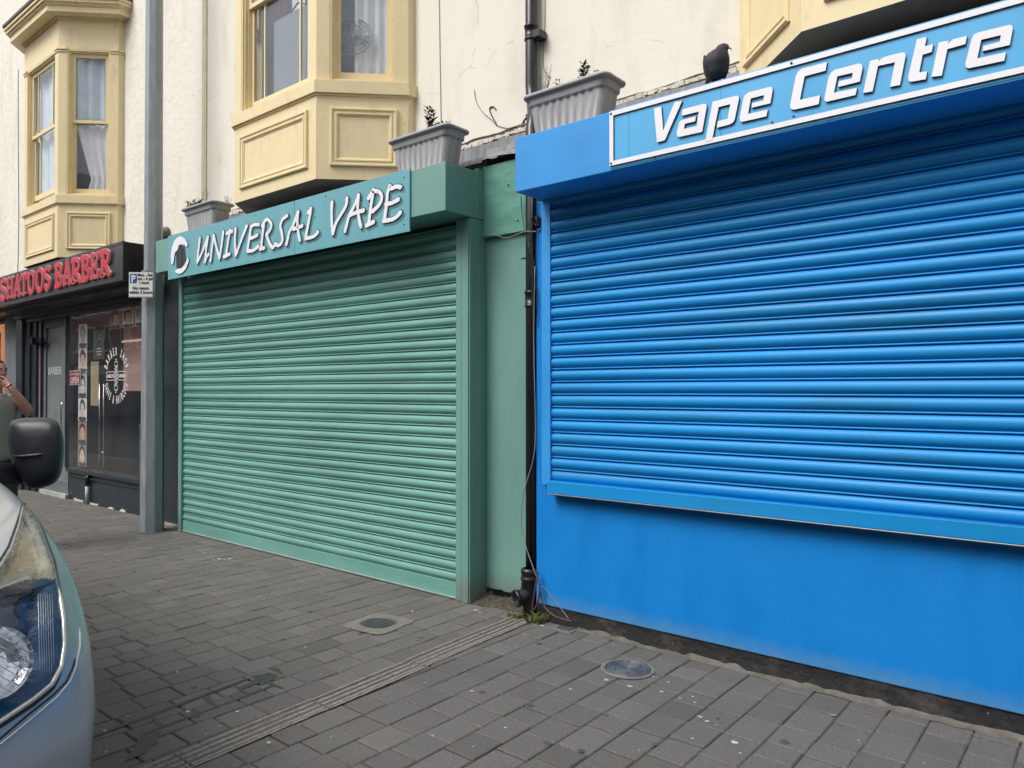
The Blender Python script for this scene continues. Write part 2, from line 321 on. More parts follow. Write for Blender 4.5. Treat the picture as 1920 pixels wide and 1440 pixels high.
def drain_channel():
    t = thing('drainage_channel', 'pale ribbed concrete drainage channel crossing the pavement from the downpipe', 'drain', (-3.1, 2.7, 0))
    cx = lambda y: -3.035 - .050*(y-1.4)
    segs = [(.93, 1.52), (1.53, 2.22), (2.23, 2.9), (2.91, 3.52), (3.53, 4.06)]
    for a, b in segs:
        m = MB(); hw = .085; dx = random.uniform(-.006, .006)
        prof = []
        for k in range(33):
            u = -hw + 2*hw*k/32; edge = abs(u) > hw-.018
            h = .006 if edge else .0045 + (-.011 if (k//4) % 2 else 0)
            prof.append((u, h))
        ny = 24; vs = []; 
        for q in range(ny+1):
            y = a+(b-a)*q/ny
            for u, h in prof: vs.append((cx(y)+dx+u, y+.10*0, h + random.uniform(-.0012, .0012)))
        n = len(prof); fs = [(q*n+k, q*n+k+1, (q+1)*n+k+1, (q+1)*n+k) for q in range(ny) for k in range(n-1)]
        m.add(vs, fs)
        m.box(cx((a+b)/2)-hw-.001, cx((a+b)/2)+hw+.001, a, b, -.02, -.004)
        m.build('channel_unit', mat('channel_concrete', (.245,.225,.19), .85, var=.25, vscale=40, bump=.7, bscale=120, dirt=(.15,.135,.11), dirt_amt=.7, dscale=14, speck=(.07,.065,.055), speck_scale=70, speck_thr=.66), t)
drain_channel()

def covers():
    # round grid cover in a cracked square concrete surround
    c = Vector((-3.84, 3.245, 0)); t = thing('inspection_cover', 'small round grid-patterned drain cover set in a broken square of pale concrete', 'drain cover', c, 'drain covers in the pavement')
    a = rad(8); q = .185; m = MB(); N = 24; inner = []; outer = []
    for k in range(N):
        an = 2*math.pi*k/N; r = .118 + random.uniform(-.004, .008); inner.append(c+Vector((math.cos(an)*r, math.sin(an)*r, .006)))
        e = q/max(abs(math.cos(an)), abs(math.sin(an))); e *= random.uniform(.93, 1.02); e = min(e, q*1.28)
        outer.append(c+Matrix.Rotation(a, 3, 'Z') @ Vector((math.cos(an)*e, math.sin(an)*e, .004)))
    m.add(inner+outer, [(k, N+k, N+(k+1) % N, (k+1) % N) for k in range(N)]); m.build('surround', M_conc, t)
    m = MB(); m.lathe([(.119,.001),(.119,.007),(.108,.007),(.106,.003)], c, 32); m.build('rim', M_iron, t)
    m = MB(); m.lathe([(.105,.004),(.0001,.0045)], c, 32)
    for k in range(-4, 5):
        for d in (0, 1):
            o = k*.022; h = math.sqrt(.1**2-o*o); 
            if d: m.box(c.x-h, c.x+h, c.y+o-.003, c.y+o+.003, .004, .0075)
            else: m.box(c.x+o-.003, c.x+o+.003, c.y-h, c.y+h, .004, .0078)
    m.build('lid', M_iron, t)
    c = Vector((-2.145, 3.60, 0)); t = thing('inspection_cover', 'round drain cover with concentric rings in front of the blue wall', 'drain cover', c, 'drain covers in the pavement')
    m = MB(); m.lathe([(.150,.0035),(.127,.0055)], c, 40, smooth=False); m.build('surround', mat('worn_mortar', (.16,.15,.13), .9, var=.3, vscale=12, bump=.4, bscale=60, dirt=(.08,.078,.072), dirt_amt=.8, dscale=10), t)
    m = MB(); m.lathe([(.127,.001),(.127,.009),(.118,.009),(.116,.004)], c, 40); m.build('rim', M_iron, t)
    pr = [(.115,.005)]
    for r in (.104,.088,.072,.056,.040,.024): pr += [(r+.005,.005),(r+.003,.009),(r-.003,.009),(r-.005,.005)]
    pr.append((.0001,.006)); m = MB(); m.lathe(pr, c, 40)
    for k in range(6):
        an = k*math.pi/3; m.obox(c+Vector((math.cos(an)*.08-.004, math.sin(an)*.08, .006)), (.008,0,0), (0,.012,0), (0,0,.006))
    m.build('lid', M_iron, t)
    c = Vector((-2.82, 3.975, 0)); t = thing('drain_grate', 'tiny square dark grate beside the foot of the blue wall', 'drain cover', c, 'drain covers in the pavement')
    m = MB(); m.box(c.x-.075, c.x+.075, c.y-.08, c.y+.08, -.01, .004); m.build('frame', mat('stone_frame', (.17,.165,.16), .8, bump=.3), t)
    m = MB(); m.box(c.x-.058, c.x+.058, c.y-.062, c.y+.062, .0, .0062)
    for k in range(5):
        for l in range(5): m.box(c.x-.05+k*.021, c.x-.038+k*.021, c.y-.052+l*.022, c.y-.040+l*.022, .006, .0085)
    m.build('grid', M_iron, t)
covers()

def stains_litter():
    # dark wet stain following the joints, as a thin film
    def film(name, polys, m, z=.0022, label=None, cat=None):
        b = MB()
        for i, (pl) in enumerate(polys):
            pts = [PZ(x, y, z+.0001*i) for x, y in pl]; b.add(pts, [tuple(range(len(pts)))])
        return b.build(name, m, None, auto=False)
    T = lambda pts: [(160+u/4.235, 1100+v/4.235) for u, v in pts]
    M = mat('damp_film', (.048, .050, .050), .6, var=.15, vscale=8)
    P = [T([(1440,650),(1500,640),(1550,655),(1548,700),(1500,735),(1450,750),(1580,805),(1560,812),(1420,758),(1340,775),(1300,800),(1240,808),(1225,795),(1300,760),(1350,730),(1310,712),(1340,700),(1400,695),(1455,680)]),
         T([(1300,718),(1310,730),(1050,830),(560,1015),(60,1195),(50,1180),(330,1075),(700,940),(1020,820)]),
         T([(930,880),(990,870),(1010,915),(1060,945),(1040,955),(960,915)]),
         T([(1180,790),(1210,785),(1300,850),(1290,868),(1235,835)]),
         T([(1480,780),(1490,790),(1060,955),(760,1065),(450,1180),(440,1172),(720,1060),(900,1000),(1050,945)]),
         T([(860,960),(900,990),(940,995),(890,1040),(830,1030),(845,990)]),
         T([(500,1170),(610,1140),(590,1165),(570,1240),(500,1280),(480,1320),(400,1350),(300,1392),(340,1340),(400,1290),(390,1270),(430,1210)]),
         T([(510,1025),(540,1020),(620,1100),(600,1125),(560,1090)])]
    o = film('water_stain', P, M); tag(o, 'dark damp spill spread along the paving joints near the van', 'puddle')
    # pale scraps and droppings
    b = MB(); spots = [(400,1050,3),(405,1053,2),(412,1048,5),(421,1049,3),(431,1048,5),(355,1043,2),(382,1037,3),(487,1119,2),(495,1123,2),(572,1213,3),(1034,1154,4),(1150,1209,2),(1070,1292,4),(1137,1275,5),(1182,1287,6),(1240,1297,4),(1299,1306,3),(1275,1309,3),(1303,1317,3),(1313,1344,6),(1325,1352,5),(1378,1392,7),(1388,1412,3),(1298,1384,4),(811,1380,3),(872,1256,2),(773,1146,3),(892,1144,5),(900,1148,4),(646,1273,2),(332,1260,3),(352,1334,4),(445,1334,4),(504,1392,4),(386,1376,2),(197,1370,3),(966,1211,2),(981,1192,2),(1016,1173,4),(1225,1269,3),(1253,1279,5),(1610,1388,2),(1560,1340,2),(885,1296,4),(947,1364,4),(200,1410,3),(1014,1250,2),(332,1260,2),(240,1342,3)]
    for x, y, s in spots:
        c = PZ(x, y, .0035); s *= 1.35; r = s*.0021*((c-CAM).length/4); k = 7; a0 = random.random()*6
        vs = [c+Vector((math.cos(a0+2*math.pi*i/k)*r*random.uniform(.5,1.2), math.sin(a0+2*math.pi*i/k)*r*random.uniform(.4,1), random.uniform(0,.001))) for i in range(k)]
        b.add(vs, [tuple(range(k))])
    for _ in range(130):
        X = random.uniform(-11, 0); Y = random.uniform(1.2, 3.9); r = random.uniform(.002, .005)
        b.add([(X-r,Y-r*.6,.003),(X+r*.7,Y-r,.0035),(X+r,Y+r*.6,.004),(X-r*.6,Y+r,.003)], [(0,1,2,3)])
    o = b.build('litter', mat('pale_scraps', (.5,.49,.47), .8, var=.3)); tag(o, 'pale scraps, chips and droppings scattered on the paving', 'litter', None, 'stuff')
    b = MB()
    for _ in range(70):
        X = random.uniform(-9, 0); Y = random.uniform(1.2, 3.9); r = random.uniform(.01, .024); k = 9
        b.add([(X+math.cos(2*math.pi*i/k)*r*random.uniform(.8,1.1), Y+math.sin(2*math.pi*i/k)*r*random.uniform(.7,1.1), .0019) for i in range(k)], [tuple(range(k))])
    o = b.build('gum_spots', mat('old_gum', (.075,.07,.064), .8)); tag(o, 'dark old chewing gum spots trodden into the paving', 'gum', None, 'stuff')
    o = MB(); c = PZ(1562, 1341, .004); o.add([c+Vector((-.02,-.008,0)), c+Vector((0,-.014,.002)), c+Vector((.022,0,.004)), c+Vector((.004,.012,.001))], [(0,1,2,3)])
    tag(o.build('fallen_leaf', mat('yellow_leaf', (.42,.30,.06), .7)), 'single yellow fallen leaf on the grey paving', 'leaf')
stains_litter()

# ------------------------------------------------------------ the rendered terrace with its bay windows
YC = 4.35
bld = thing('terrace_building', 'cream rendered terrace with yellow canted bay windows above the shops', 'building', (-6, YC, 0))
b = MB(); b.box(-26, 6, YC, 12, 2.6, 9.2); b.build('wall', M_wall, bld)
b = MB(); b.box(-26.2, 6.2, YC-.12, 12, 9.2, 9.45); b.build('parapet', M_cream, bld)
b = MB(); b.box(-8.29, -8.19, YC-.012, YC+.01, 3.2, 9.1); b.build('pilaster_strip', mat('buff_strip', (.60,.53,.38), .8, var=.1, dirt=(.45,.38,.25), dirt_amt=.5), bld)
# lead flashing and broken mortar along the foot of the wall
def flash(x0, x1, z0, z1, yf):
    n = 60; vs = []
    for i in range(n+1):
        x = x0+(x1-x0)*i/n; j = random.uniform(-.006, .006)
        vs += [(x, YC-.012, z1+j*1.2), (x, YC-.022, z1-.004+j), (x, YC-.03, z0+.03), (x, yf+.01, z0+.012+j*.3), (x, yf, z0-.03+j*.6)]
    return MB().add(vs, [(i*5+k, i*5+k+1, i*5+5+k+1, i*5+5+k) for i in range(n) for k in range(4)], smooth=False)
flash(-3.72, 4, 3.36, 3.50, 4.18).build('lead_flashing', M_lead, bld)
flash(-8.1, -3.72, 3.30, 3.49, 4.14).build('lead_flashing', M_lead, bld)
b = MB()
for (a, c) in ((-8.1,-3.2), (-3.2, 1.5)):
    n = 150
    for i in range(n):
        x = a+(c-a)*i/n; l = (c-a)/n*random.uniform(.8, 1.6); z = 3.512+.008*math.sin(x*5)+random.uniform(-.004,.004); h = random.uniform(.014,.034)
        b.obox((x, YC-.012-random.uniform(0,.012), z-h/2), (l, 0, random.uniform(-.004,.004)), (0,.03,0), (0,0,h))
b.build('mortar_fillet', mat('cracked_mortar', (.62,.59,.52), .9, var=.15, vscale=20, bump=.5, bscale=50, dirt=(.25,.22,.18), dirt_amt=.5, dscale=14), bld)
b = MB()
for a, c, z in ((-8.0,-3.25,3.545), (-3.2,-1.8,3.548), (-3.15,-1.8,3.53)):
    pts = []; x = a
    while x < c: pts.append((x, YC-.0035, z+.01*math.sin(x*3.1)+random.uniform(-.005,.005))); x += .07
    b.tube(pts, [random.uniform(.0015,.005) for _ in pts], 5)
b.build('crack', mat('crack_shadow', (.10,.085,.065), .95), bld)

BAYW = 2.366
def bay(x0, fan=False):
    # local outline, wall line at y=0, street towards -y
    A = [(0,0),(0,-.078),(-.541,-.62),(-1.826,-.62),(-2.367,-.078),(-2.367,0)]
    def off(d):
        t = d*math.tan(rad(22.5))
        return [(d,0),(d,-.078-t),(-.541+t,-.62-d),(-1.826-t,-.62-d),(-2.367-d,-.078-t),(-2.367-d,0)]
    W = lambda pl: [(x0+x, YC+y) for x, y in pl]
    cw = lambda pl: list(reversed(W(pl)))
    m = MB()
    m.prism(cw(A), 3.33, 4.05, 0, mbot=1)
    m.prism(cw(off(-.001)), 6.115, 6.56, 0)
    faces = [((-.541,-.62), (0,-.078)), ((-1.826,-.62), (-.541,-.62)), ((-2.367,-.078), (-1.826,-.62))]
    # corner posts of the glazed band
    d = .11
    for i in (0, 1, 2, 3, 4, 5): pass
    def post(p, dirs, dep=.10):
        # wedge shaped post at corner p going d along each face
        p = Vector(p); a = p+dirs[0]; c = p+dirs[1]; inn = p+(dirs[0]+dirs[1])*.0 + dirs[2]
        m.prism(list(reversed([(x0+q.x, YC+q.y) for q in (a, p, c, c+dirs[4], inn, a+dirs[3])])) , 4.155, 6.115, 0)
    s2 = math.sqrt(.5)
    # right-front corner
    rc = Vector((s2, s2)); fr = Vector((-1, 0)); nin = Vector((0, 1)); rin = Vector((-s2, s2))
    post((-.541,-.62), [rc*d, fr*d, (nin+Vector((-.414,0)))*.10, rin*.10, nin*.10])
    lc = Vector((-s2, s2)); fl = Vector((1, 0)); lin_ = Vector((s2, s2))
    m.prism(list(reversed([(x0+q.x, YC+q.y) for q in (Vector((-1.826,-.62))+fl*d, Vector((-1.826,-.62)), Vector((-1.826,-.62))+lc*d, Vector((-1.826,-.62))+lc*d+lin_*.10, Vector((-1.826,-.62))+(nin+Vector((.414,0)))*.10, Vector((-1.826,-.62))+fl*d+nin*.10)]))[::-1], 4.155, 6.115)
    # wall-side posts with short return
    B0 = Vector((0,-.078)); q = -rc*.105
    m.prism([(x0+p.x, YC+p.y) for p in (B0+q, B0, Vector((0,0)), Vector((-.12,0)), B0+q+rin*.10)][::1], 4.155, 6.115)
    B1 = Vector((-2.367,-.078)); q = -lc*.105
    m.prism([(x0+p.x, YC+p.y) for p in (B1, B1+q, B1+q+lin_*.10, Vector((-2.247,0)), Vector((-2.367,0)))], 4.155, 6.115)
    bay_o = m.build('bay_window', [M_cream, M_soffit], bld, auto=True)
    # sill, capping mould, cornice, roof
    def tier(name, levels, M, top=None):
        t = MB()
        for (d0, z0, z1) in levels: t.prism(cw(off(d0)), z0, z1, 0)
        return t.build(name, M, bay_o, auto=True, bevel=.004)
    tier('sill', [(.012, 4.035, 4.052), (.030, 4.052, 4.155)], M_cream)
    tier('cornice', [(.03, 6.52, 6.54), (.165, 6.54, 6.61), (.175, 6.61, 6.625), (.19, 6.625, 6.65), (.215, 6.65, 6.69), (.235, 6.69, 6.73)], M_cream)
    t = MB(); lo = [(x, y) for x, y in W(off(.25))]; hi = W([(a*.6-.45, b_*.35) for a, b_ in off(.1)])
    t.add([(x, y, 6.732) for x, y in lo]+[(x, y, 6.77) for x, y in lo]+[(x, y, 7.25) for x, y in hi], [(i, i+1, 7+i, 6+i) for i in range(5)]+[(6+i, 7+i, 13+i, 12+i) for i in range(5)]+[(12,13,14,15,16,17),(0,5,4,3,2,1)])
    t.build('roof', mat('roof_lead', (.075,.08,.09), .6, bump=.4, bscale=30), bay_o)
    cap = MB()
    def capseg(p, q, cap):   # moulded capping over a post, p->q outer line
        p = Vector((*p, 0)); q = Vector((*q, 0)); u = (q-p); n = Vector((u.y, -u.x, 0)).normalized()
        for dz, e in ((0, .012), (.028, .022), (.05, .012)):
            cap.obox((x0+p.x, YC+p.y, 6.075+dz), u, n*-e if False else n*e, (0,0,.022))
    P0 = Vector((-.541,-.62)); P1 = Vector((-1.826,-.62))
    for segs in (((P0+fr*d, P0), (P0, P0+rc*d)), ((P1, P1+fl*d), (P1+lc*d, P1)), ((B0-rc*.105, B0), (B0, Vector((0,0)))), ((B1, B1-lc*.105),)):
        cap = MB()
        for a_, b_ in segs: capseg(a_, b_, cap)
        cap.build('pilaster_cap', M_cream, bay_o, auto=True, bevel=.003)
    # windows in the three faces
    for fi, (p, q) in enumerate(faces):
        p = Vector((x0+p[0], YC+p[1], 0)); q = Vector((x0+q[0], YC+q[1], 0)); Ln = (q-p).length; U = (q-p).normalized(); N = Vector((U.y, -U.x, 0)); V = Vector((0,0,1))
        u0, u1 = (d, Ln-d) if fi == 1 else ((d, Ln-.105) if fi == 0 else (.105, Ln-d))
        fr_ = MB()
        fr_.ring(p-N*.0, U, V, N, u0, u1, 4.155, 6.115, [(0,-.10),(0,-.004),(.018,-.004),(.018,-.022),(.034,-.022),(.034,-.05),(.045,-.05),(.045,-.10)])
        fr_.build('window_frame', M_cream, bay_o)
        zm = 5.175
        # upper sash outside, lower sash set back
        for nm, z0, z1, back, br in (('upper', zm-.025, 6.07, .055, .045), ('lower', 4.20 + (.07 if fi == 1 and x0 < -9 else 0), zm+.02+(.05 if fi == 1 and x0 < -9 else 0), .085, .07)):
            s = MB(); st = .042
            def bar(a, b_, c, e): s.obox(p+U*a+V*c-N*back, U*(b_-a), V*(e-c), -N*.028)
            bar(u0+.04, u0+.04+st, z0, z1); bar(u1-.04-st, u1-.04, z0, z1)
            bar(u0+.04+st, u1-.04-st, z0, z0+(br if nm == 'lower' else .04)); bar(u0+.04+st, u1-.04-st, z1-.04, z1)
            gz0 = z0+(br if nm == 'lower' else .04); gz1 = z1-.04
            if fi == 1:
                gw = (u1-u0-.08-2*st)
                for k in (.19, .81): a = u0+.04+st+gw*k; s.obox(p+U*(a-.009)+V*gz0-N*(back+.004), U*.018, V*(gz1-gz0), -N*.02)
            so_ = s.build('sash', M_cream, bay_o, auto=True)
            g = MB(); a = u0+.04+st; c = u1-.04-st; o = p-N*(back+.014)
            g.add([o+U*a+V*gz0, o+U*c+V*gz0, o+U*c+V*gz1, o+U*a+V*gz1], [(0,1,2,3)]); g.build('pane', M_glass, bay_o)
        # raised panel on the apron
        if fi != 3:
            a0, a1 = (.11, Ln-.11) if fi == 1 else ((.115, Ln-.09) if fi == 0 else (.09, Ln-.115))
            pm = MB(); pm.ring(p, U, V, N, a0, a1, 3.44, 3.935, [(0,-.002),(0,.014),(.006,.023),(.020,.023),(.026,.014),(.040,.012),(.044,.019),(.056,.019),(.062,.010),(.070,.008),(.070,.003),(.076,.0026)])
            o = p+N*.0025; pm.add([o+U*(a0+.074)+V*(3.44+.074), o+U*(a1-.074)+V*(3.44+.074), o+U*(a1-.074)+V*(3.935-.074), o+U*(a0+.074)+V*(3.935-.074)], [(0,1,2,3)])
            pm.build('panel_moulding', M_cream, bay_o)
    # dark backing panel, the room's gloom put into its colour
    r = MB(); r.box(x0-2.24, x0-.13, YC-.015, YC-.005, 4.16, 6.11); r.build('dark_backing', M_dark, bay_o)
    r = MB(); r.prism(cw(off(-.14)), 4.156, 4.165); r.build('inner_sill', mat('inner_board', (.3,.3,.3), .7), bay_o, auto=True)
    return bay_o
bays = [bay(-4.679), bay(-10.396), bay(.60)]
bays[0]['label'] = 'middle bay with grey garment and desk fan inside'

def curtain(p, q, z0, z1, folds, amp, M, label, cut=None):
    p = Vector(p); q = Vector(q); U = (q-p); L_ = U.length; U = U.normalized(); N = Vector((U.y, -U.x, 0)); n = folds*10; vs = []
    nz = 12
    for j in range(nz+1):
        t = j/nz
        for i in range(n+1):
            s = i/n
            x = s*L_
            if cut: x = L_*(1-(1-s)*(cut[0]+(1-cut[0])*abs(t-cut[1])/max(cut[1],1-cut[1])))
            vs.append(p+U*x+N*(amp*math.sin(s*folds*6.283+t*.6)+.4*amp*math.sin(s*folds*2.1+1)) + Z*(z0+(z1-z0)*t))
    b_ = MB(); b_.add(vs, [(j*(n+1)+i, j*(n+1)+i+1, (j+1)*(n+1)+i+1, (j+1)*(n+1)+i) for j in range(nz) for i in range(n)], smooth=True)
    o = b_.build('curtain', M); k = o.modifiers.new('s', 'SOLIDIFY'); k.thickness = .003
    tag(o, label, 'curtain', 'curtains in the bay windows'); return o
def cant_pts(x0, a, b_, inset):        # points on a right-hand cant, u from the front corner
    s2 = math.sqrt(.5); B = Vector((x0-.541, YC-.62, 0)); U = Vector((s2, s2, 0)); N = Vector((s2, -s2, 0))
    return B+U*a-N*inset, B+U*b_-N*inset
p, q = cant_pts(-4.679, .30, .67, .15); curtain(p, q, 4.17, 6.1, 4, .018, M_cloth, 'pale grey-blue curtain hanging beside the desk fan')
p, q = cant_pts(-10.396, .16, .66, .15); curtain(p, q, 4.17, 5.16, 4, .012, mat('white_curtain', (.88,.88,.95), .85, var=.05), 'white lower curtain drawn back to the right in the far bay', cut=(.60, .25))
curtain(p, q, 5.2, 6.1, 3, .03, mat('blue_net', (.70,.80,.92), .85, var=.1), 'bluish net curtain filling the upper sash of the far bay')
curtain((-12.1, YC-.44, 0), (-11.08, YC-.44, 0), 4.2, 6.1, 3, .015, mat('sky_reflection_blue', (.74,.84,.94), .85, var=.08), 'pale blue sheet behind the far bay window, sky reflection put into its colour')  # stands in for sky reflected in the glass, put into colour
curtain((-6.3, YC-.34, 0), (-6.02, YC-.34, 0), 4.2, 6.1, 3, .02, mat('maroon_curtain', (.09,.035,.035), .9), 'dark maroon curtain at the left side of the middle bay')
curtain((-6.02, YC-.30, 0), (-5.85, YC-.30, 0), 4.2, 6.1, 2, .02, M_cloth, 'narrow pale curtain between the maroon one and the grey garment bag')
# garment bag on a hanger, desk fan
t = thing('garment_bag', 'slate grey garment bag hanging behind the wide window of the middle bay', 'garment bag', (-5.75, YC-.45, 4.3))
b = MB(); b.prism([(-6.10,YC-.47),(-5.56,YC-.47),(-5.56,YC-.41),(-6.10,YC-.41)], 4.2, 4.98); b.v = [(x + (.0 if z < 4.5 else 0), y, z) for x, y, z in b.v]
b.build('bag', mat('grey_cloth', (.21,.24,.28), .8, var=.12, vscale=3), t, bevel=.02, auto=True)
MB().tube([(-5.9,YC-.44,4.99),(-5.75,YC-.44,5.06),(-5.58,YC-.44,4.99)], .008).tube([(-5.75,YC-.44,5.06),(-5.75,YC-.44,5.12),(-5.72,YC-.44,5.15),(-5.70,YC-.44,5.12)], .004).build('hanger', M_black, t)
p, q = cant_pts(-4.679, .20, .38, .13); c = (p+q)/2; c.z = 4.60; ax = Vector((.55,-.83,.1)).normalized()
t = thing('desk_fan', 'white desk fan with round wire guard behind the middle bay glass', 'fan', (c.x, c.y, 4.16))
b = MB(); M_fan = mat('fan_plastic', (.36,.38,.41), .5)
uu = ax.orthogonal().normalized(); vv = ax.cross(uu)
for r in (.06, .10, .135, .16): b.tube([c+(uu*math.cos(a)+vv*math.sin(a))*r+ax*(.03*(1-r/.16)) for a in [k*math.pi/12 for k in range(24)]], .0035 if r < .16 else .007, 5, closed=True)
for k in range(18): a = k*math.pi/9; b.tube([c+ax*.035, c+(uu*math.cos(a)+vv*math.sin(a))*.16], .0022, 4)
b.build('guard', M_fan, t)
b = MB(); b.lathe([(.0,.03),(.035,.03),(.04,0),(.0,-.06)], c, 16, ax)
for k in range(3):
    a = k*2.094; e = uu*math.cos(a)+vv*math.sin(a); g_ = uu*math.cos(a+.9)+vv*math.sin(a+.9); b.add([c+e*.03, c+e*.14, c+(e*.6+g_*.6)*.14-ax*.02, c+g_*.03-ax*.02], [(0,1,2,3)])
b.build('blades', M_fan, t); MB().tube([c-ax*.05, (c.x+.02, c.y+.03, 4.17)], .014).lathe([(.09,0),(.08,.02),(0,.025)], (c.x+.02, c.y+.03, 4.165)).build('stand', M_fan, t)

# ------------------------------------------------------------ roller shutters
def curtain_mesh(x0, x1, z0, z1, y, pitch, amp=.0165):
    prof = []; z = z0; k = 0
    while z < z1:
        j = random.uniform(-.0012, .0012)
        prof.append((z, y)); n = 9
        for i in range(1, n): t = i/n; prof.append((z+.003+t*(pitch*.76), y-amp*math.sin(math.pi*t**.9)**.75+j))
        prof += [(z+pitch*.79, y+.010), (z+pitch*.835, y+.010), (z+pitch*.85, y-.005), (z+pitch*.88, y-.0085), (z+pitch*.925, y-.0070), (z+pitch*.96, y-.001), (z+pitch*.97, y+.006)]
        z += pitch; k += 1
    prof = [(a, b_) for a, b_ in prof if a <= z1+pitch]
    nx = 24; vs = []
    for i in range(nx+1):
        x = x0+(x1-x0)*i/nx
        for a, b_ in prof: vs.append((x, b_+.0025*math.sin(x*2.3+a*1.7)+.0012*math.sin(x*9+a*11), a+.0012*math.sin(x*1.7+a*3)))
    n = len(prof); return MB().add(vs, [(i*n+k, (i+1)*n+k, (i+1)*n+k+1, i*n+k+1) for i in range(nx) for k in range(n-1)], smooth=True)

# green shop
gs = thing('green_shopfront', 'sea green painted shopfront with its closed roller shutter down to the ground', 'shopfront', (-5.9, 3.98, 0))
b = MB(); b.box(-8.09, -3.687, 3.72, 4.34, 2.825, 3.172); o = b.build('shutter_box', M_green, gs, bevel=.004)
M_bounce_grey = mat('bounce_grey', (.16,.16,.155), .9, var=.3, vscale=10, bump=.3, bscale=60)
MB().box(-8.08, -3.70, 3.74, 4.33, 3.1725, 3.179).build('bounce_sheet', M_bounce_grey, gs)  # unseen neutral sheet added to keep coloured bounce off planters and bay soffits
b = MB(); b.box(-3.822, -3.700, 3.968, 4.16, 0.0, 2.823); b.box(-3.7005, -3.690, 3.978, 4.158, .002, 2.822); b.box(-3.815,-3.765,3.9655,3.969,.01,2.82); b.build('post', M_green, gs, bevel=.003)
b = MB(); b.box(-3.725, -3.684, 4.055, 4.16, 2.826, 3.20); b.box(-3.6985,-3.6865,4.06,4.10,.05,2.8); b.build('angle_trim', M_green, gs, bevel=.002)
b = MB(); b.box(-8.07, -7.998, 3.965, 4.03, 0, 2.82); b.build('guide_rail', M_green, gs, bevel=.003)
sh = curtain_mesh(-7.998, -3.822, .130, 2.78, 4.0, .0832).build('shutter_curtain', M_green_sh, gs)
b = MB(); b.box(-7.997, -3.823, 3.984, 4.012, .018, .128); b.box(-7.997, -3.823, 3.976, 3.990, .008, .020, 1); b.build('bottom_bar', [M_green_sh, mat('scuffed_alloy', (.35,.42,.40), .5, .3)], gs, bevel=.002)
b = MB(); b.box(-3.745, -3.05, 4.16, 4.30, .095, 2.70)
n = 26; o0 = [(-3.70+i*.6/n, 4.1605, .092-.012*random.random()) for i in range(n+1)]
b.add([(x, y, .10) for x, y, z in o0]+o0, [(i, i+1, n+2+i, n+1+i) for i in range(n)]); b.build('side_wall', M_green, gs)
b = MB(); b.box(-3.70, -3.02, 4.125, 4.30, 2.692, 3.225); b.build('fascia_board', mat('rough_green_board', (.115,.31,.245), .5, var=.08, vscale=3, bump=.7, bscale=14, stretch=(.5,1,4), dirt=(.05,.15,.12), dirt_amt=.4, dscale=8, speck=(.04,.07,.06), speck_thr=.76, speck_scale=30), gs, bevel=.004)
b = MB()
for x, y, z in [(-3.69,4.09,.53),(-3.69,4.09,1.2),(-3.688,4.02,3.08),(-3.688,3.99,2.9),(-3.45,4.12,3.05),(-3.36,4.12,2.78)]: b.lathe([(.0,.008),(.006,.006),(.008,0)], (x, y, z), 10, (1,-1,0))
b.build('screw', mat('screw', (.25,.33,.31), .4, .6), gs)
# lead edge above the small return
b = MB(); n = 20; vs = []
for i in range(n+1):
    x = -3.70+.66*i/n; s = .02*math.sin(i*.42)*(i/n); vs += [(x, 4.26, 3.375), (x, 4.10-.01*math.sin(i*.6), 3.285+s*1.4), (x, 4.085, 3.262+s*1.2)]
b.add(vs, [(i*3+k, i*3+k+1, i*3+3+k+1, i*3+3+k) for i in range(n) for k in range(2)], smooth=True); b.build('lead_edge', M_lead, gs)
b = MB(); b.box(-3.70,-3.03,4.15,4.24,3.2245,3.28); b.build('rotten_batten', mat('dark_timber', (.03,.025,.02), .9, bump=.5), gs)
# heap of dirt below the return wall
b = MB(); n = 28; vs = []
for i in range(n+1):
    x = -3.70+.56*i/n
    for k in range(5): vs.append((x, 3.98+.05*k+random.uniform(-.01,.01)+.06*(k == 0)*(i/n), [.002,.012,.02,.035,.05][k]*random.uniform(.5,1.2)))
b.add(vs, [(i*5+k, i*5+5+k, i*5+5+k+1, i*5+k+1) for i in range(n) for k in range(4)]); o = b.build('dirt_heap', M_dirt); tag(o, 'dirt gathered under the green side wall by the downpipe', 'dirt', None, 'stuff')

# blue shop
bs = thing('blue_shopfront', 'bright blue painted shopfront with closed window shutter above a rendered wall', 'shopfront', (-1.5, 4, 0))
b = MB(); b.box(-3.095, 5.5, 4.0, 4.34, .108, 2.84); b.box(-3.09, 5.5, 4.03, 4.3, 0, .11); b.build('painted_wall', M_blue, bs, bevel=.006)
b = MB(); n = 140; vs = []
for i in range(n+1):
    x = -3.09+8.5*i/n; j = random.uniform(-.004,.004)
    vs += [(x, 4.012, .125), (x, 4.010+j, .105), (x, 4.004+j, .06), (x, 3.990+j*1.5, .004)]
b.add(vs, [(i*4+k, i*4+k+1, i*4+4+k+1, i*4+4+k) for i in range(n) for k in range(3)]); b.v = [(x, y, z if z > .1 else z) for x, y, z in b.v]
b.build('plinth', M_bitumen, bs)
b = MB(); n = 120; vs = []
for i in range(n+1):
    x = -2.75+8*i/n; wd = .022+.008*math.sin(i*.37)*math.sin(i*.11)+random.uniform(-.012,.012)
    vs += [(x, 3.995, .022+random.uniform(-.014,.010)), (x, 3.978, .005+random.uniform(-.002,.003)), (x, 3.975-max(.004, wd), .0012)]
b.add(vs, [(i*3+k, i*3+k+1, i*3+3+k+1, i*3+3+k) for i in range(n) for k in range(2)]); b.build('mortar_edge', mat('mortar_edge', (.13,.12,.104), .9, var=.35, vscale=14, bump=.8, bscale=60, dirt=(.085,.079,.07), dirt_amt=1.0, dscale=5), bs)
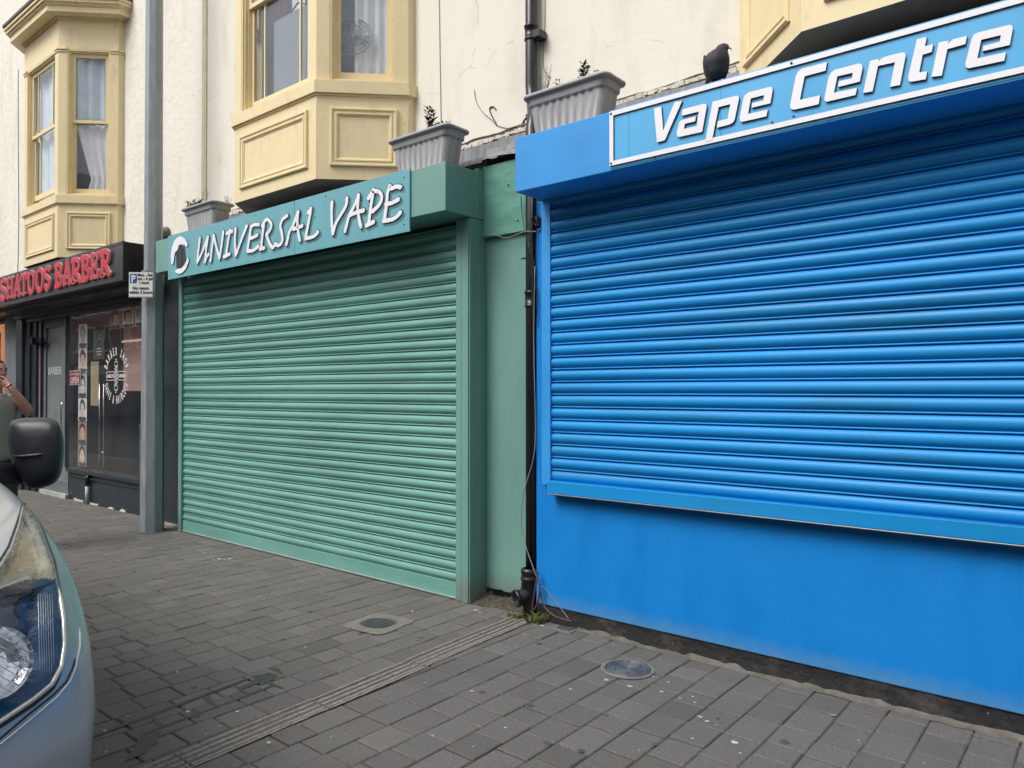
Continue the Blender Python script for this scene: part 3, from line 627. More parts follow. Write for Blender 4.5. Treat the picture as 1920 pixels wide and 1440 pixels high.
b = MB(); b.box(-3.021, 5.5, 3.684, 4.34, 2.83, 3.178); b.build('shutter_box', M_blue_box, bs, bevel=.004)
MB().box(-3.0, 5.4, 3.70, 4.33, 3.1785, 3.184).build('bounce_sheet', M_bounce_grey, bs)  # unseen grey sheet, added to mute the blue bounce
b = MB(); b.box(-3.020, -2.948, 3.962, 4.0, .925, 2.828); b.build('guide_rail', M_blue_box, bs, bevel=.002)
curtain_mesh(-2.948, 5.4, .955, 2.80, 3.985, .0832).build('shutter_curtain', M_blue_sh, bs)
b = MB(); b.box(-2.946, 5.4, 3.920, 3.999, .8765, .955)
b.box(-2.944, 5.4, 3.9175, 3.998, .868, .8760, 1); b.build('bottom_bar', [M_blue_sh, mat('bare_alloy', (.24,.26,.29), .4, .6)], bs, bevel=.003)
b = MB(); b.box(-3.02, 5.4, 3.975, 4.0, 2.80, 2.8295); b.build('head_channel', M_blue_sh, bs)

# ------------------------------------------------------------ signs
crop = {'A': (1210,150,11.077), 'B': (1330,130,10.286), 'C': (1460,90,10.286), 'D': (1590,40,9.6), 'E': (1780,20,10.286), 'F': (1680,0,6.),
        'G': (310,420,7.68), 'H': (540,330,8.), 'I': (500,370,12.), 'J': (0,440,7.2), 'K': (130,440,7.2)}
def cp(k, u, v, Y): a, c, s = crop[k]; p = PY(a+u/s, c+v/s, Y); return (p.x, p.z)
def blue_sign():
    YS = 3.668
    t = thing('shop_sign', 'sky blue fascia sign with raised white techno lettering reading Vape Centre', 'shop sign', (-1.2, YS, 2.85))
    b = MB(); b.box(-2.299, 2.2, YS, 3.6835, 2.838, 3.176); b.box(-2.299,2.2,3.672,3.6835,2.831,2.8375); b.build('panel', M_skyb, t, bevel=.0015)
    b = MB(); w_ = .026; y0, y1 = YS-.010, YS-.0005
    for (a, c, e, f_) in ((-2.294,2.19,2.852,2.852+w_),(-2.294,2.19,3.140,3.140+w_),(-2.294,-2.294+w_,2.852+w_,3.140)): b.box(a, c, y0, y1, e, f_)
    me = b.build('border', M_white, t); two_tone(me.data, M_white, M_navy)
    b = MB()
    for x, z in ((-2.283,3.153),(-2.283,2.865),(-1.345,2.885),(-1.25,3.155),(-1.24,2.89),(-2.0,2.842)): b.lathe([(0,.004),(.006,.003),(.0065,0)], (x, y0-.001, z), 8, (0,-1,0))
    b.build('screw', mat('rusty_screw', (.06,.04,.035), .7), t)
    for x in (-2.17, -1.62, -.2): MB().box(x, x+.0018, YS-.0012, YS, 2.878, 3.140).build('seam', mat('seam_shadow', (.04,.2,.38), .6), t)
    L = [
     [('A',178,590),('A',330,550),('A',370,1050),('A',605,455),('A',762,432),('A',405,1250),('A',240,1295)],
     [('A',770,610),('A',1215,490),('A',1262,503),('A',1275,545),('A',1180,1075),('A',700,1182),('A',660,1165),('A',650,1100),('A',695,890),('A',740,835),('A',1050,750),('A',1032,858),('A',820,910),('A',802,1015),('A',1065,955),('A',1110,655),('A',752,742)],
     [('B',-83,1404),('B',60,625),('B',520,505),('B',560,520),('B',572,560),('B',490,960),('B',465,1015),('B',400,1060),('B',145,1125),('B',160,1000),('B',350,950),('B',405,670),('B',180,725),('B',50,1371)],
     [('B',1165,335),('B',1210,348),('B',1222,400),('B',1175,655),('B',815,740),('B',825,650),('B',1040,600),('B',1055,495),('B',800,560),('B',745,860),('B',1125,775),('B',1100,905),('B',640,1010),('B',595,1000),('B',583,940),('B',655,560),('B',690,490),('B',760,440)],
     [('C',930,270),('C',905,435),('C',500,545),('C',408,1000),('C',800,910),('C',770,1085),('C',290,1190),('C',232,1170),('C',215,1110),('C',330,540),('C',370,455),('C',450,395)],
     [('D',190,757),('D',250,775),('D',262,830),('D',212,1083),('C',1145,750),('C',1160,640),('D',75,1022),('D',85,925),('C',1130,545),('C',1065,862),('D',163,1195),('D',135,1325),('C',930,1035),('C',888,1015),('C',880,960),('C',960,560),('C',1005,480),('C',1080,420)],
     [('D',395,710),('D',560,672),('D',548,715),('D',600,665),('D',680,632),('D',970,556),('D',1022,566),('D',1040,610),('D',935,1145),('D',755,1180),('D',845,735),('D',540,802),('D',440,1260),('D',270,1290)],
     [('F',235,440),('F',345,415),('F',325,520),('F',420,495),('F',400,585),('F',300,615),('F',260,815),('F',350,800),('F',335,890),('F',165,920),('F',140,905),('F',137,860)],
     [('F',480,475),('F',597,455),('F',585,492),('F',640,440),('F',800,402),('F',780,495),('F',578,552),('F',515,850),('F',398,865)],
     [('E',1160,270),('E',1210,285),('E',1225,345),('E',1165,660),('E',640,780),('E',655,680),('E',975,595),('E',995,470),('E',615,560),('E',540,920),('E',1090,800),('E',1060,965),('E',370,1110),('E',320,1090),('E',308,1020),('E',430,540),('E',470,460),('E',550,420)]]
    for ps in L:
        me = curve_mesh([[cp(k, u, v, YS-.012) for k, u, v in ps]], .011)
        me.transform(Matrix.Translation((0, YS-.0005, 0))); two_tone(me, M_white, M_navy); link('letter', me, t)
blue_sign()

def stroke(b, pts, r, y, th, step=.00012, cnt=[0]):
    # flat brush stroke in the X/Z plane with its front at y; every piece a hair proud of the last
    if not isinstance(r, (list, tuple)): r = [r]*len(pts)
    # Catmull-Rom smoothing
    P = [Vector((p[0], 0, p[1])) for p in pts]; Q = []; R = []
    if len(P) > 2:
        for i in range(len(P)-1):
            p0 = P[max(0,i-1)]; p1 = P[i]; p2 = P[i+1]; p3 = P[min(len(P)-1,i+2)]
            for k in range(4):
                s = k/4; Q.append(.5*((2*p1)+(p2-p0)*s+(2*p0-5*p1+4*p2-p3)*s*s+(3*p1-p0-3*p2+p3)*s**3)); R.append(r[i]*(1-s)+r[i+1]*s)
        Q.append(P[-1]); R.append(r[-1])
    else: Q = P; R = r
    def piece(pl):
        ar = sum(pl[i].x*pl[(i+1) % len(pl)].z-pl[(i+1) % len(pl)].x*pl[i].z for i in range(len(pl)))
        if ar < 0: pl = pl[::-1]
        cnt[0] = (cnt[0]+1) % 23; yy = y-step*cnt[0]; n = len(pl)
        b.add([(p.x, yy, p.z) for p in pl]+[(p.x, y+th, p.z) for p in pl], [tuple(range(n))]+[(i, n+i, n+(i+1) % n, (i+1) % n) for i in range(n)])
    for q, rr in zip(Q, R): piece([q+Vector((math.cos(a), 0, math.sin(a)))*rr for a in [2*math.pi*k/10 for k in range(10)]])
    for i in range(len(Q)-1):
        d_ = (Q[i+1]-Q[i]); 
        if d_.length < 1e-6: continue
        d_ = d_.normalized(); n_ = Vector((-d_.z, 0, d_.x)); piece([Q[i]+n_*R[i], Q[i]-n_*R[i], Q[i+1]-n_*R[i+1], Q[i+1]+n_*R[i+1]])

def green_sign():
    YS = 3.705
    t = thing('shop_sign', 'teal fascia sign with white brush-style lettering reading UNIVERSAL VAPE and a cloud emblem', 'shop sign', (-5.9, YS, 2.72))
    b = MB(); b.box(-7.775, -5.490, YS, YS+.012, 2.722, 3.184); b.box(-5.486, -4.042, YS, YS+.012, 2.722, 3.184); b.build('panel', M_teal, t, bevel=.001)
    b = MB()
    for x, z in ((-4.1,3.13),(-4.1,2.78),(-4.5,2.98),(-5.05,3.15),(-5.2,3.0),(-5.42,3.0),(-5.42,2.77),(-6.1,3.15),(-6.1,2.78),(-6.9,3.14),(-6.9,2.76),(-7.72,3.14),(-7.72,2.77)): b.lathe([(0,.003),(.007,.002),(.0075,0)], (x, YS-.0005, z), 8, (0,-1,0))
    b.build('screw', mat('teal_screw', (.05,.22,.26), .4), t)
    S = {
     'U': [[('G',505,210),('G',480,400),('G',466,545)],[('G',468,550),('G',545,390),('G',620,190)],[('G',620,190),('G',592,390),('G',578,545)],[('G',578,545),('G',600,480),('G',628,440)]],
     'N': [[('G',703,168),('G',680,350),('G',656,528)],[('G',703,168),('G',740,330),('G',787,490)],[('G',787,490),('G',818,300),('G',840,115)]],
     'I': [[('G',935,95),('G',905,290),('G',878,468)],[('G',890,135),('G',970,105)],[('G',848,472),('G',930,435)]],
     'V': [[('G',1018,75),('G',1008,250),('G',1022,448)],[('G',1022,448),('G',1095,250),('G',1180,30)]],
     'E': [[('G',1242,42),('G',1215,210),('G',1188,390)],[('G',1242,42),('G',1290,12),('G',1352,10)],[('G',1215,208),('G',1285,190),('G',1330,160)],[('G',1188,392),('G',1275,380),('G',1345,322)]],
     'R': [[('G',1425,15),('G',1405,180),('G',1385,355)],[('G',1370,362),('G',1428,345)],[('G',1400,25),('I',0,500),('I',65,530),('I',118,620),('I',90,730),('I',5,840)],[('I',5,840),('I',60,1000),('I',135,1135),('I',190,1080)]],
     'S': [[('I',468,415),('I',380,490),('I',330,590),('I',320,680),('I',350,800),('I',367,950),('I',330,1050),('I',265,1088),('I',212,1050)]],
     'A': [[('I',720,330),('I',610,620),('I',520,780),('I',488,930),('I',455,1055)],[('I',720,330),('I',700,550),('I',722,800),('I',755,965)],[('I',615,715),('I',720,682),('I',810,642)]],
     'L': [[('I',1008,260),('I',978,440),('I',910,800),('I',890,920)],[('I',890,925),('I',1000,905),('I',1090,868),('I',1160,790)],[('I',1000,275),('I',940,345)]],
     'v': [[('H',668,400),('H',660,580),('H',665,720),('H',680,865)],[('H',680,865),('H',725,710),('H',815,560),('H',880,440),('H',890,340)]],
     'a': [[('H',1065,290),('H',1010,430),('H',925,600),('H',892,720),('H',863,825)],[('H',1065,290),('H',1052,480),('H',1070,620),('H',1098,760)],[('H',930,592),('H',1030,550),('H',1138,518)]],
     'p': [[('H',1288,215),('H',1250,460),('H',1215,730)],[('H',1185,742),('H',1290,690)],[('H',1215,335),('H',1290,235),('H',1370,240),('H',1412,310),('H',1385,420),('H',1280,530)]],
     'e': [[('H',1535,155),('H',1560,190),('H',1630,162),('H',1692,168)],[('H',1535,165),('H',1500,260),('H',1487,420),('H',1452,655)],[('H',1475,425),('H',1570,405),('H',1660,352)],[('H',1440,675),('H',1560,655),('H',1640,612),('H',1690,552)]]}
    M_ol = mat('letter_outline', (.02,.045,.06), .5); M_drop = mat('letter_shade', (.07,.19,.215), .5)
    for k, ss in S.items():
        for nm, rr, yy, th, M, dx, dz in (('letter_shade', .024, YS-.0010, .0009, M_drop, .018, -.018), ('letter_outline', .0235, YS-.0035, .0014, M_ol, 0, 0), ('letter', .0165, YS-.0085, .004, M_white, 0, 0)):
            b = MB()
            for s in ss:
                pts = [cp(c_, u, v, YS-.004) for c_, u, v in s]; pts = [(x+dx, z+dz) for x, z in pts]; n = len(pts)
                R = [rr*(.93 if 0 < i < n-1 else 1.08) for i in range(n)]
                stroke(b, pts, R, yy, th, .00003 if nm == 'letter_shade' else .0001)
            b.build(nm, M, t)
    def emb(name, polys, M, y, dep):
        for pl in polys:
            me = curve_mesh([[cp('G', u, v, YS) for u, v in pl]], dep); me.transform(Matrix.Translation((0, y, 0))); two_tone(me, M, M_ol); link(name, me, t)
    c1 = [(98,580),(90,470),(108,340),(145,240),(195,188),(245,178),(300,218),(335,290),(325,328),(300,322),(288,296),(262,302),(245,290),(222,302),(205,312),(200,350),(180,388),(158,402),(145,440),(130,560),(115,585)]
    c2 = [(345,478),(350,540),(312,640),(262,702),(210,722),(165,702),(152,680),(180,652),(210,642),(240,642),(265,615),(282,600),(312,540)]
    emb('emblem', [c1, c2], M_white, YS-.004, .006)
    emb('emblem_bar', [[(160,400),(198,352),(205,640),(180,658),(165,620)],[(208,322),(222,304),(246,318),(250,625),(214,636)],[(254,330),(278,312),(300,520),(285,590),(258,600)]], mat('charcoal_bar', (.035,.028,.032), .5), YS-.001, .004)
green_sign()

def barber_sign():
    YS = 3.62
    t = thing('shop_sign', 'black fascia sign with raised red serif lettering reading SHATOOS BARBER', 'shop sign', (-11, YS, 2.8))
    b = MB(); b.box(-14.3, -8.665, YS, 4.34, 2.795, 3.232); b.build('box', M_sign_bk, t, bevel=.003)
    b = MB(); b.box(-14.3, -8.662, YS-.004, YS+.02, 3.20, 3.236); b.build('top_trim', M_blackm, t)
    ZB, ZT = 2.872, 3.188
    def X(px): return PY(px, 500, YS).x
    G_ = {
     'S': [[(.9,.86),(.78,.97),(.45,1.),(.12,.88),(.12,.66),(.5,.52),(.88,.36),(.88,.13),(.55,0),(.22,.03),(.1,.16)]],
     'H': [[(.17,0),(.17,1)],[(.83,0),(.83,1)],[(.17,.5),(.83,.5)],[(0,.02),(.34,.02)],[(.66,.02),(1,.02)],[(0,.98),(.34,.98)],[(.66,.98),(1,.98)]],
     'A': [[(.1,0),(.48,1)],[(.48,1),(.85,0)],[(.25,.33),(.72,.33)],[(0,.02),(.25,.02)],[(.7,.02),(1,.02)]],
     'T': [[(.5,0),(.5,1)],[(0,.97),(1,.97)],[(.3,.02),(.7,.02)],[(.02,.97),(.02,.8)],[(.98,.97),(.98,.8)]],
     'O': [[(.5,1),(.2,.9),(.1,.5),(.2,.1),(.5,0),(.8,.1),(.9,.5),(.8,.9),(.5,1)]],
     'B': [[(.22,0),(.22,1)],[(.05,.98),(.6,.98),(.85,.87),(.82,.62),(.55,.52),(.22,.52)],[(.5,.52),(.85,.42),(.92,.2),(.7,.03),(.05,.02)]],
     'R': [[(.22,0),(.22,1)],[(.05,.98),(.6,.98),(.85,.87),(.82,.6),(.55,.49),(.22,.49)],[(.45,.49),(.68,.3),(.9,.03),(1.02,.02)],[(.02,.02),(.42,.02)]],
     'E': [[(.22,0),(.22,1)],[(.02,.98),(.85,.98)],[(.22,.52),(.68,.52)],[(.02,.02),(.9,.02)],[(.9,.02),(.92,.22)],[(.86,.98),(.87,.8)],[(.66,.62),(.66,.42)]]}
    L = [('S',4,15.5),('H',15.5,29),('A',29,42.5),('T',42,54.5),('O',54.5,69),('O',69.5,86),('S',86.5,98),('B',106,120.5),('A',121,138),('R',136.5,155),('B',154.5,172),('E',171.5,190),('R',190,210.5)]
    M_rs = mat('letter_side', (.25,.22,.22), .4, .3)
    for ch, a, c in L:
        xa, xc = X(a), X(c); W_ = xc-xa; wr = .135
        for nm, rr, yy, th, M in (('letter_rim', .030, YS-.022, .020, mat('pink_rim', (.62,.42,.44), .4)), ('letter', .0235, YS-.026, .003, M_red)):
            b = MB()
            for s in G_[ch]:
                thin = len(s) == 2 and abs(s[0][1]-s[1][1]) < .05
                pts = [(xa+W_*(.08+.84*p[0]), ZB+.02+(ZT-ZB-.04)*p[1]) for p in s]
                k = (.55 if thin else 1.25) if nm == 'letter' else (.72 if thin else 1.15)
                stroke(b, pts, rr*k, yy, th, .0001)
            b.build(nm, M, t)
barber_sign()

# ------------------------------------------------------------ barber shopfront
def barber():
    t = thing('barber_shopfront', 'dark barber shopfront with a large plate window over a slate grey stall riser', 'shopfront', (-11, 4.15, 0))
    b = MB(); b.box(-8.93, -8.075, 4.10, 4.34, 0, 2.80); b.build('pier', M_slate, t, bevel=.004)
    b = MB(); b.box(-8.94,-8.08,4.06,4.10,0,.022); b.build('pier_foot', mat('worn_edge', (.30,.27,.24), .8, var=.3), t)
    b = MB(); b.box(-11.72, -8.93, 4.165, 4.34, 0, .40); b.build('stall_riser', M_slate, t, bevel=.004)
    b = MB(); b.box(-11.72, -8.93, 4.12, 4.30, .40, .455); b.box(-11.72,-8.93,4.14,4.18,.335,.35); b.build('window_sill', M_slate, t, bevel=.004)
    b = MB(); b.box(-13.6, -8.66, 4.02, 4.34, 2.68, 2.80); b.box(-13.6,-8.93,4.09,4.2,2.62,2.68); b.build('lintel', M_blackm, t, bevel=.003)
    b = MB(); b.box(-13.6,-8.67,3.75,4.02,2.74,2.795); b.build('shutter_housing', M_blackm, t)
    b = MB(); b.box(-11.74, -11.70, 4.10, 4.16, .455, 2.62); b.build('mullion', M_grey, t)
    b = MB(); b.add([(-11.70,4.13,.455),(-8.93,4.13,.455),(-8.93,4.13,2.62),(-11.70,4.13,2.62)], [(0,1,2,3)]); b.build('shop_window', M_shopglass, t)
    # door, frosted
    d = MB(); d.box(-12.72, -12.64, 4.16, 4.22, .06, 2.62); d.box(-11.80, -11.735, 4.16, 4.22, .06, 2.62); d.box(-12.64,-11.80,4.16,4.22,.06,.24); d.box(-12.64,-11.80,4.16,4.22,2.5,2.62)
    dr = d.build('door', M_grey, t, bevel=.003)
    g = MB(); g.box(-12.64, -11.80, 4.185, 4.195, .24, 2.5); g.build('frosted_pane', mat('frosted_glass', (.17,.20,.19), .25, var=.12, vscale=2, dirt=(.28,.30,.29), dirt_amt=.3), dr)
    MB().tube([(-11.86,4.13,1.0),(-11.86,4.11,1.05),(-11.86,4.11,1.35),(-11.86,4.13,1.4)], .012).build('handle', M_chrome, dr)
    b = MB(); b.box(-12.75,-11.72,4.12,4.34,0,.06); b.build('threshold', mat('pale_step', (.4,.4,.38), .7, var=.2), t)
    b = MB()
    for x0, x1, y in ((-13.62,-13.35,4.06),(-13.35,-13.15,4.10),(-13.15,-12.95,4.13),(-12.95,-12.72,4.15)): b.box(x0, x1, y, 4.34, 0, 2.68)
    b.build('door_jamb', M_slate, t, bevel=.006)
    # twisted light strip beside the door
    b = MB(); vs = [(x, 4.125, .3+k*.0165+(.007 if x > -12.78 else -.007)) for k in range(141) for x in (-12.80, -12.75)]
    for k in range(140): b.add(vs[2*k:2*k+4], [(0,1,3,2)], k//1 % 2)
    b.box(-12.80,-12.75,4.126,4.145,.3,2.6,1); b.build('light_strip', [mat('pink_strip', (.42,.28,.33), .4), mat('maroon_strip', (.10,.05,.08), .4)], t)
    MB().box(-12.98, -12.55, 4.06, 4.12, 2.27, 2.34).box(-12.80,-12.74,4.0,4.13,2.25,2.36).build('camera_bracket', M_black, t, bevel=.008)
    # waste pipe on the riser
    p = PY(165, 943, 4.14); MB().tube([(p.x,4.13,.0),(p.x,4.13,.25)], .026, 12).build('waste_pipe', mat('dirty_white_pipe', (.45,.47,.45), .5, dirt=(.2,.2,.18), dirt_amt=.5), t)
    MB().tube([(p.x,4.13,.25),(p.x,4.13,.36),(p.x,4.16,.39)], .030, 12).build('pipe_elbow', M_black, t)
    b = MB()
    for x in [-11.5+i*.045 for i in range(7)]+[-10.98+i*.05 for i in range(6)]+[-10.35+i*.04 for i in range(4)]+[-10.0+i*.04 for i in range(4)]:
        b.obox((x,4.15,0), (.04,0,random.uniform(-.005,.005)), (0,.02,0), (0,0,random.uniform(.012,.035)))
    b.build('flaking_paint', mat('white_flakes', (.6,.58,.52), .8), t)
    # room behind the glass
    r = MB(); r.add([(-12.7,6.6,0),(-8.1,6.6,0),(-8.1,6.6,2.8),(-12.7,6.6,2.8)], [(0,1,2,3)], 0); r.add([(-8.94,4.2,0),(-8.94,6.6,0),(-8.94,6.6,2.8),(-8.94,4.2,2.8)], [(0,1,2,3)], 1)
    r.add([(-12.72,4.3,0),(-12.72,6.6,0),(-12.72,6.6,2.8),(-12.72,4.3,2.8)], [(0,1,2,3)], 0); r.add([(-12.7,4.3,.03),(-8.1,4.3,.03),(-8.1,6.6,.03),(-12.7,6.6,.03)], [(0,1,2,3)], 2); r.add([(-12.7,4.3,2.79),(-8.1,4.3,2.79),(-8.1,6.6,2.79),(-12.7,6.6,2.79)], [(0,1,2,3)], 0)
    r.build('interior', [mat('interior_wall', (.035,.036,.04), .8), mat('interior_side', (.10,.06,.05), .8), mat('interior_floor', (.08,.075,.07), .5)], t)
    b = MB(); b.box(-10.55, -8.96, 4.42, 4.45, 1.55, 2.42); b.build('brown_panel', mat('brown_panel', (.66,.42,.36), .8, var=.12, vscale=2), t)  # plain brown panel standing behind the glass
    b = MB(); b.box(-10.56, -9.4, 4.40, 4.415, 2.21, 2.235); b.build('strip_lamp', emis('warm_tube', (.85,.55,.45), .45), t)
    b = MB(); b.box(-12.2, -9.4, 4.9, 5.05, 2.74, 2.78); b.build('fill_panel', emis('fill_glow', (1,.88,.76), 2.0), t)  # glowing panel added out of view to brighten the shop interior
    # window decal: barber pole badge with curved lettering
    cx, cz, R = -10.06, 1.745, .285; M_dec = mat('white_vinyl', (.75,.75,.75), .5, var=.02)
    dec = MB()
    vs = []; N = 28
    def ringseg(x0, x1, z0, z1, r=.02, wd=.007):
        pts = [(x0+r,z0),(x1-r,z0),(x1,z0+r),(x1,z1-r),(x1-r,z1),(x0+r,z1),(x0,z1-r),(x0,z0+r),(x0+r,z0)]
        for i in range(8): stroke(dec, [pts[i], pts[i+1]], wd/2, 4.1235, .0005, .00002)
    ringseg(cx-.30, cx-.055, cz-.055, cz+.055); ringseg(cx+.055, cx+.30, cz-.055, cz+.055)
    ringseg(cx-.035, cx+.035, cz-.13, cz+.13, .004); ringseg(cx-.05, cx+.05, cz+.13, cz+.18, .015); ringseg(cx-.05, cx+.05, cz-.18, cz-.13, .015); ringseg(cx-.02, cx+.02, cz+.18, cz+.22, .012); ringseg(cx-.02,cx+.02,cz-.22,cz-.18,.012)
    for k in range(5): z = cz-.12+k*.05; stroke(dec, [(cx-.03, z), (cx+.03, z+.045)], .008, 4.1235, .0005, .00002)
    dec.build('window_decal', M_dec, t)
    def arc(txt, r, a0, a1, top=True, sx=.50):
        n = len(txt)
        for i, ch in enumerate(txt):
            if ch == ' ': continue
            a = a0+(a1-a0)*i/(n-1); me = text_mesh(ch, .145, .0006, .004, sx)
            rot = (a-math.pi/2) if top else (a+math.pi/2)
            me.transform(Matrix.Rotation(-rot, 4, 'Y')); put(me, 'decal_letter', M_dec, t, (cx+math.cos(a)*r*1.05, 4.1232, cz+math.sin(a)*r))
    arc('BARBER SHOP', .27, rad(158), rad(22)); arc('SHAVE & HAIRCUTS', .36, rad(-158), rad(-22), False, .36)
    for s, x in (('HAIRCUTS', cx-.175), ('& SHAVES', cx+.175)):
        put(text_mesh(s, .062, .0006, .002, .72), 'decal_letter', M_dec, t, (x, 4.1232, cz-.022))
    put(text_mesh('BARBER', .16, .0006, .003, .95, 'LEFT'), 'decal_letter', mat('etched_vinyl', (.42,.45,.45), .7), t, (-12.60, 4.1836, 1.80))
    # open sign
    o = thing('open_sign', 'red and white hanging OPEN sign inside the barber window', 'sign', (-11.6, 4.2, 1.7))
    MB().box(-11.68, -11.28, 4.150, 4.156, 1.635, 1.84).build('board', M_white, o); MB().box(-11.67, -11.29, 4.1475, 4.1495, 1.645, 1.83).build('field', mat('sign_red', (.42,.012,.03), .4), o)
    put(text_mesh('OPEN', .125, .001, .004, .95), 'wording', M_white, o, (-11.48, 4.1470, 1.66)); put(text_mesh('Come in we are', .055, .001, .001, .9), 'wording', M_white, o, (-11.48, 4.1470, 1.775))
    # portrait posters: each a flat printed sheet
    tones = [((.62,.62,.60),(.16,.15,.14),(.40,.33,.28)), ((.45,.42,.40),(.02,.02,.025),(.46,.32,.26)), ((.32,.36,.40),(.05,.05,.06),(.50,.44,.40)), ((.58,.60,.58),(.03,.03,.035),(.55,.42,.35)), ((.30,.16,.14),(.02,.02,.02),(.50,.30,.24)), ((.20,.19,.19),(.03,.025,.02),(.55,.38,.28))]
    def poster(x0, x1, z0, z1, tn, y, lab, grp, prof=0):
        p_ = thing('portrait_poster', lab, 'poster', ((x0+x1)/2, y, z0), grp)
        h = abs(hash_(lab)) % 1000
        tn = [tuple(min(.9, c*1.7) for c in k) for k in tn]
        MB().box(x0, x1, y, y+.002, z0, z1).build('sheet', mat('sheet%d' % h, tn[0], .5), p_)
        cx_, cz_ = (x0+x1)/2+.0, (z0+z1)/2; w_, h_ = (x1-x0), (z1-z0)
        def blob(nm, cx1, cz1, rx, rz, M, dy):
            b_ = MB(); b_.add([(cx1+math.cos(a)*rx*(1+.06*math.sin(3*a+h)), y-dy, cz1+math.sin(a)*rz*(1+.05*math.cos(2*a+h))) for a in [2*math.pi*k/22 for k in range(22)]], [tuple(range(22))]); return b_.build(nm, M, p_)
        blob('printed_shoulders', cx_, z0+h_*.10, w_*.46, h_*.10, mat('clothes%d' % h, (.05,.055,.07), .6), .0004)
        blob('printed_hair', cx_-prof*w_*.06, cz_+h_*.13, w_*.33, h_*.33, mat('hair%d' % h, tn[1], .6), .0008)
        blob('printed_face', cx_+prof*w_*.05, cz_-h_*.03, w_*.25, h_*.31, mat('face%d' % h, tn[2], .6), .0012)
        b_ = MB(); 
        for s in (-1, 1): b_.box(cx_+prof*w_*.05+s*w_*.11-w_*.05, cx_+prof*w_*.05+s*w_*.11+w_*.05, y-.0018, y-.0014, cz_+h_*.02, cz_+h_*.045)
        b_.box(cx_+prof*w_*.05-w_*.07, cx_+prof*w_*.05+w_*.07, y-.0018, y-.0014, cz_-h_*.19, cz_-h_*.165)
        b_.build('printed_features', mat('print_ink', (.08,.05,.045), .6), p_)
    zs = [.50, .81, 1.13, 1.46, 1.80, 2.16, 2.50]
    nm = ['lowest portrait of the tall column, hair swept over a brown face', 'second portrait from the bottom of the column, on a dark red ground', 'portrait with dark quiff against white, third from bottom', 'grey-toned portrait in the middle of the column', 'bearded portrait with dark hair, just left of the badge decal height', 'palest portrait at the top of the column']
    for i in range(6): poster(-11.40, -11.10, zs[i], zs[i+1]-.012, tones[5-i], 4.165+.0*i, nm[i], 'hairstyle portraits in the barber window')
    MB().tube([(-11.4,4.16,z) for z in (.5,)] + [(-11.1,4.16,.5)], .003).build('poster_rail', M_red, t)
    for i, (x0, x1) in enumerate(((-10.38,-10.02),(-9.99,-9.66),(-9.63,-9.32))):
        poster(x0, x1, 2.36, 2.615, tones[(4,1,0)[i]], 4.17, ['profile portrait nearest the middle of the window head, reddish', 'profile portrait with cropped hair between the other two at the window head', 'pale grey profile portrait beside the lamp post at the window head'][i], 'hairstyle portraits in the barber window', 1)
    # cutting cape on a stand, chair, notices
    c = thing('cape_stand', 'black cutting cape draped over a stand inside the barber window', 'cape', (-9.6, 4.5, 0))
    b = MB(); prof = [(.02,2.0),(.09,1.97),(.13,1.85),(.16,1.7),(.30,1.35),(.38,.9),(.34,.5),(.28,.42)]
    b.lathe(prof, (-9.62,4.62,0), 22); b.v = [(x+.018*math.sin(math.atan2(y-4.62,x+9.62)*7)*(2.0-z), 4.62+(y-4.62)*.42, z) for x, y, z in b.v]; b.build('cape', mat('black_cloth', (.010,.011,.014), .9), c)
    MB().tube([(-9.62,4.62,.03),(-9.62,4.62,.45)], .02).lathe([(.2,.03),(.2,.05),(0,.06)], (-9.62,4.62,0)).build('stand', M_chrome, c)
    c = thing('shop_notice', 'yellowed paper notice taped inside the barber window', 'notice', (-10.8,4.2,1.5))
    MB().box(-10.93,-10.67,4.150,4.153,1.35,1.95).build('paper', mat('yellow_paper', (.42,.33,.20), .8, var=.1), c)
    c = thing('display_rails', 'pair of tall chrome rails standing in the barber window', 'rail', (-10.95,4.3,.5))
    MB().tube([(-11.02,4.3,.5),(-11.02,4.3,1.7)], .010).build('rail', M_chrome, c); MB().tube([(-10.88,4.3,.5),(-10.88,4.3,1.7)], .010).build('rail', M_chrome, c); MB().tube([(-11.02,4.3,.7),(-10.88,4.3,.7)], .006).build('crossbar', M_chrome, c)
    c = thing('price_panel', 'dark green price panel with white print inside the barber window', 'sign', (-10.9,4.3,1.5))
    MB().box(-10.98,-10.62,4.20,4.205,1.98,2.38).build('board', mat('dark_green_board', (.05,.065,.055), .6), c)
    b = MB()
    for i, (x, z, l) in enumerate(((-10.8,2.30,.05),(-10.8,2.26,.05),(-10.86,2.12,.14),(-10.88,2.08,.18),(-10.86,2.04,.14))): b.box(x, x+l, 4.198, 4.1995, z, z+.014)
    b.build('print', M_white, c)
def hash_(s):
    h = 0
    for ch in s: h = (h*31+ord(ch)) % 9973
    return h
barber()

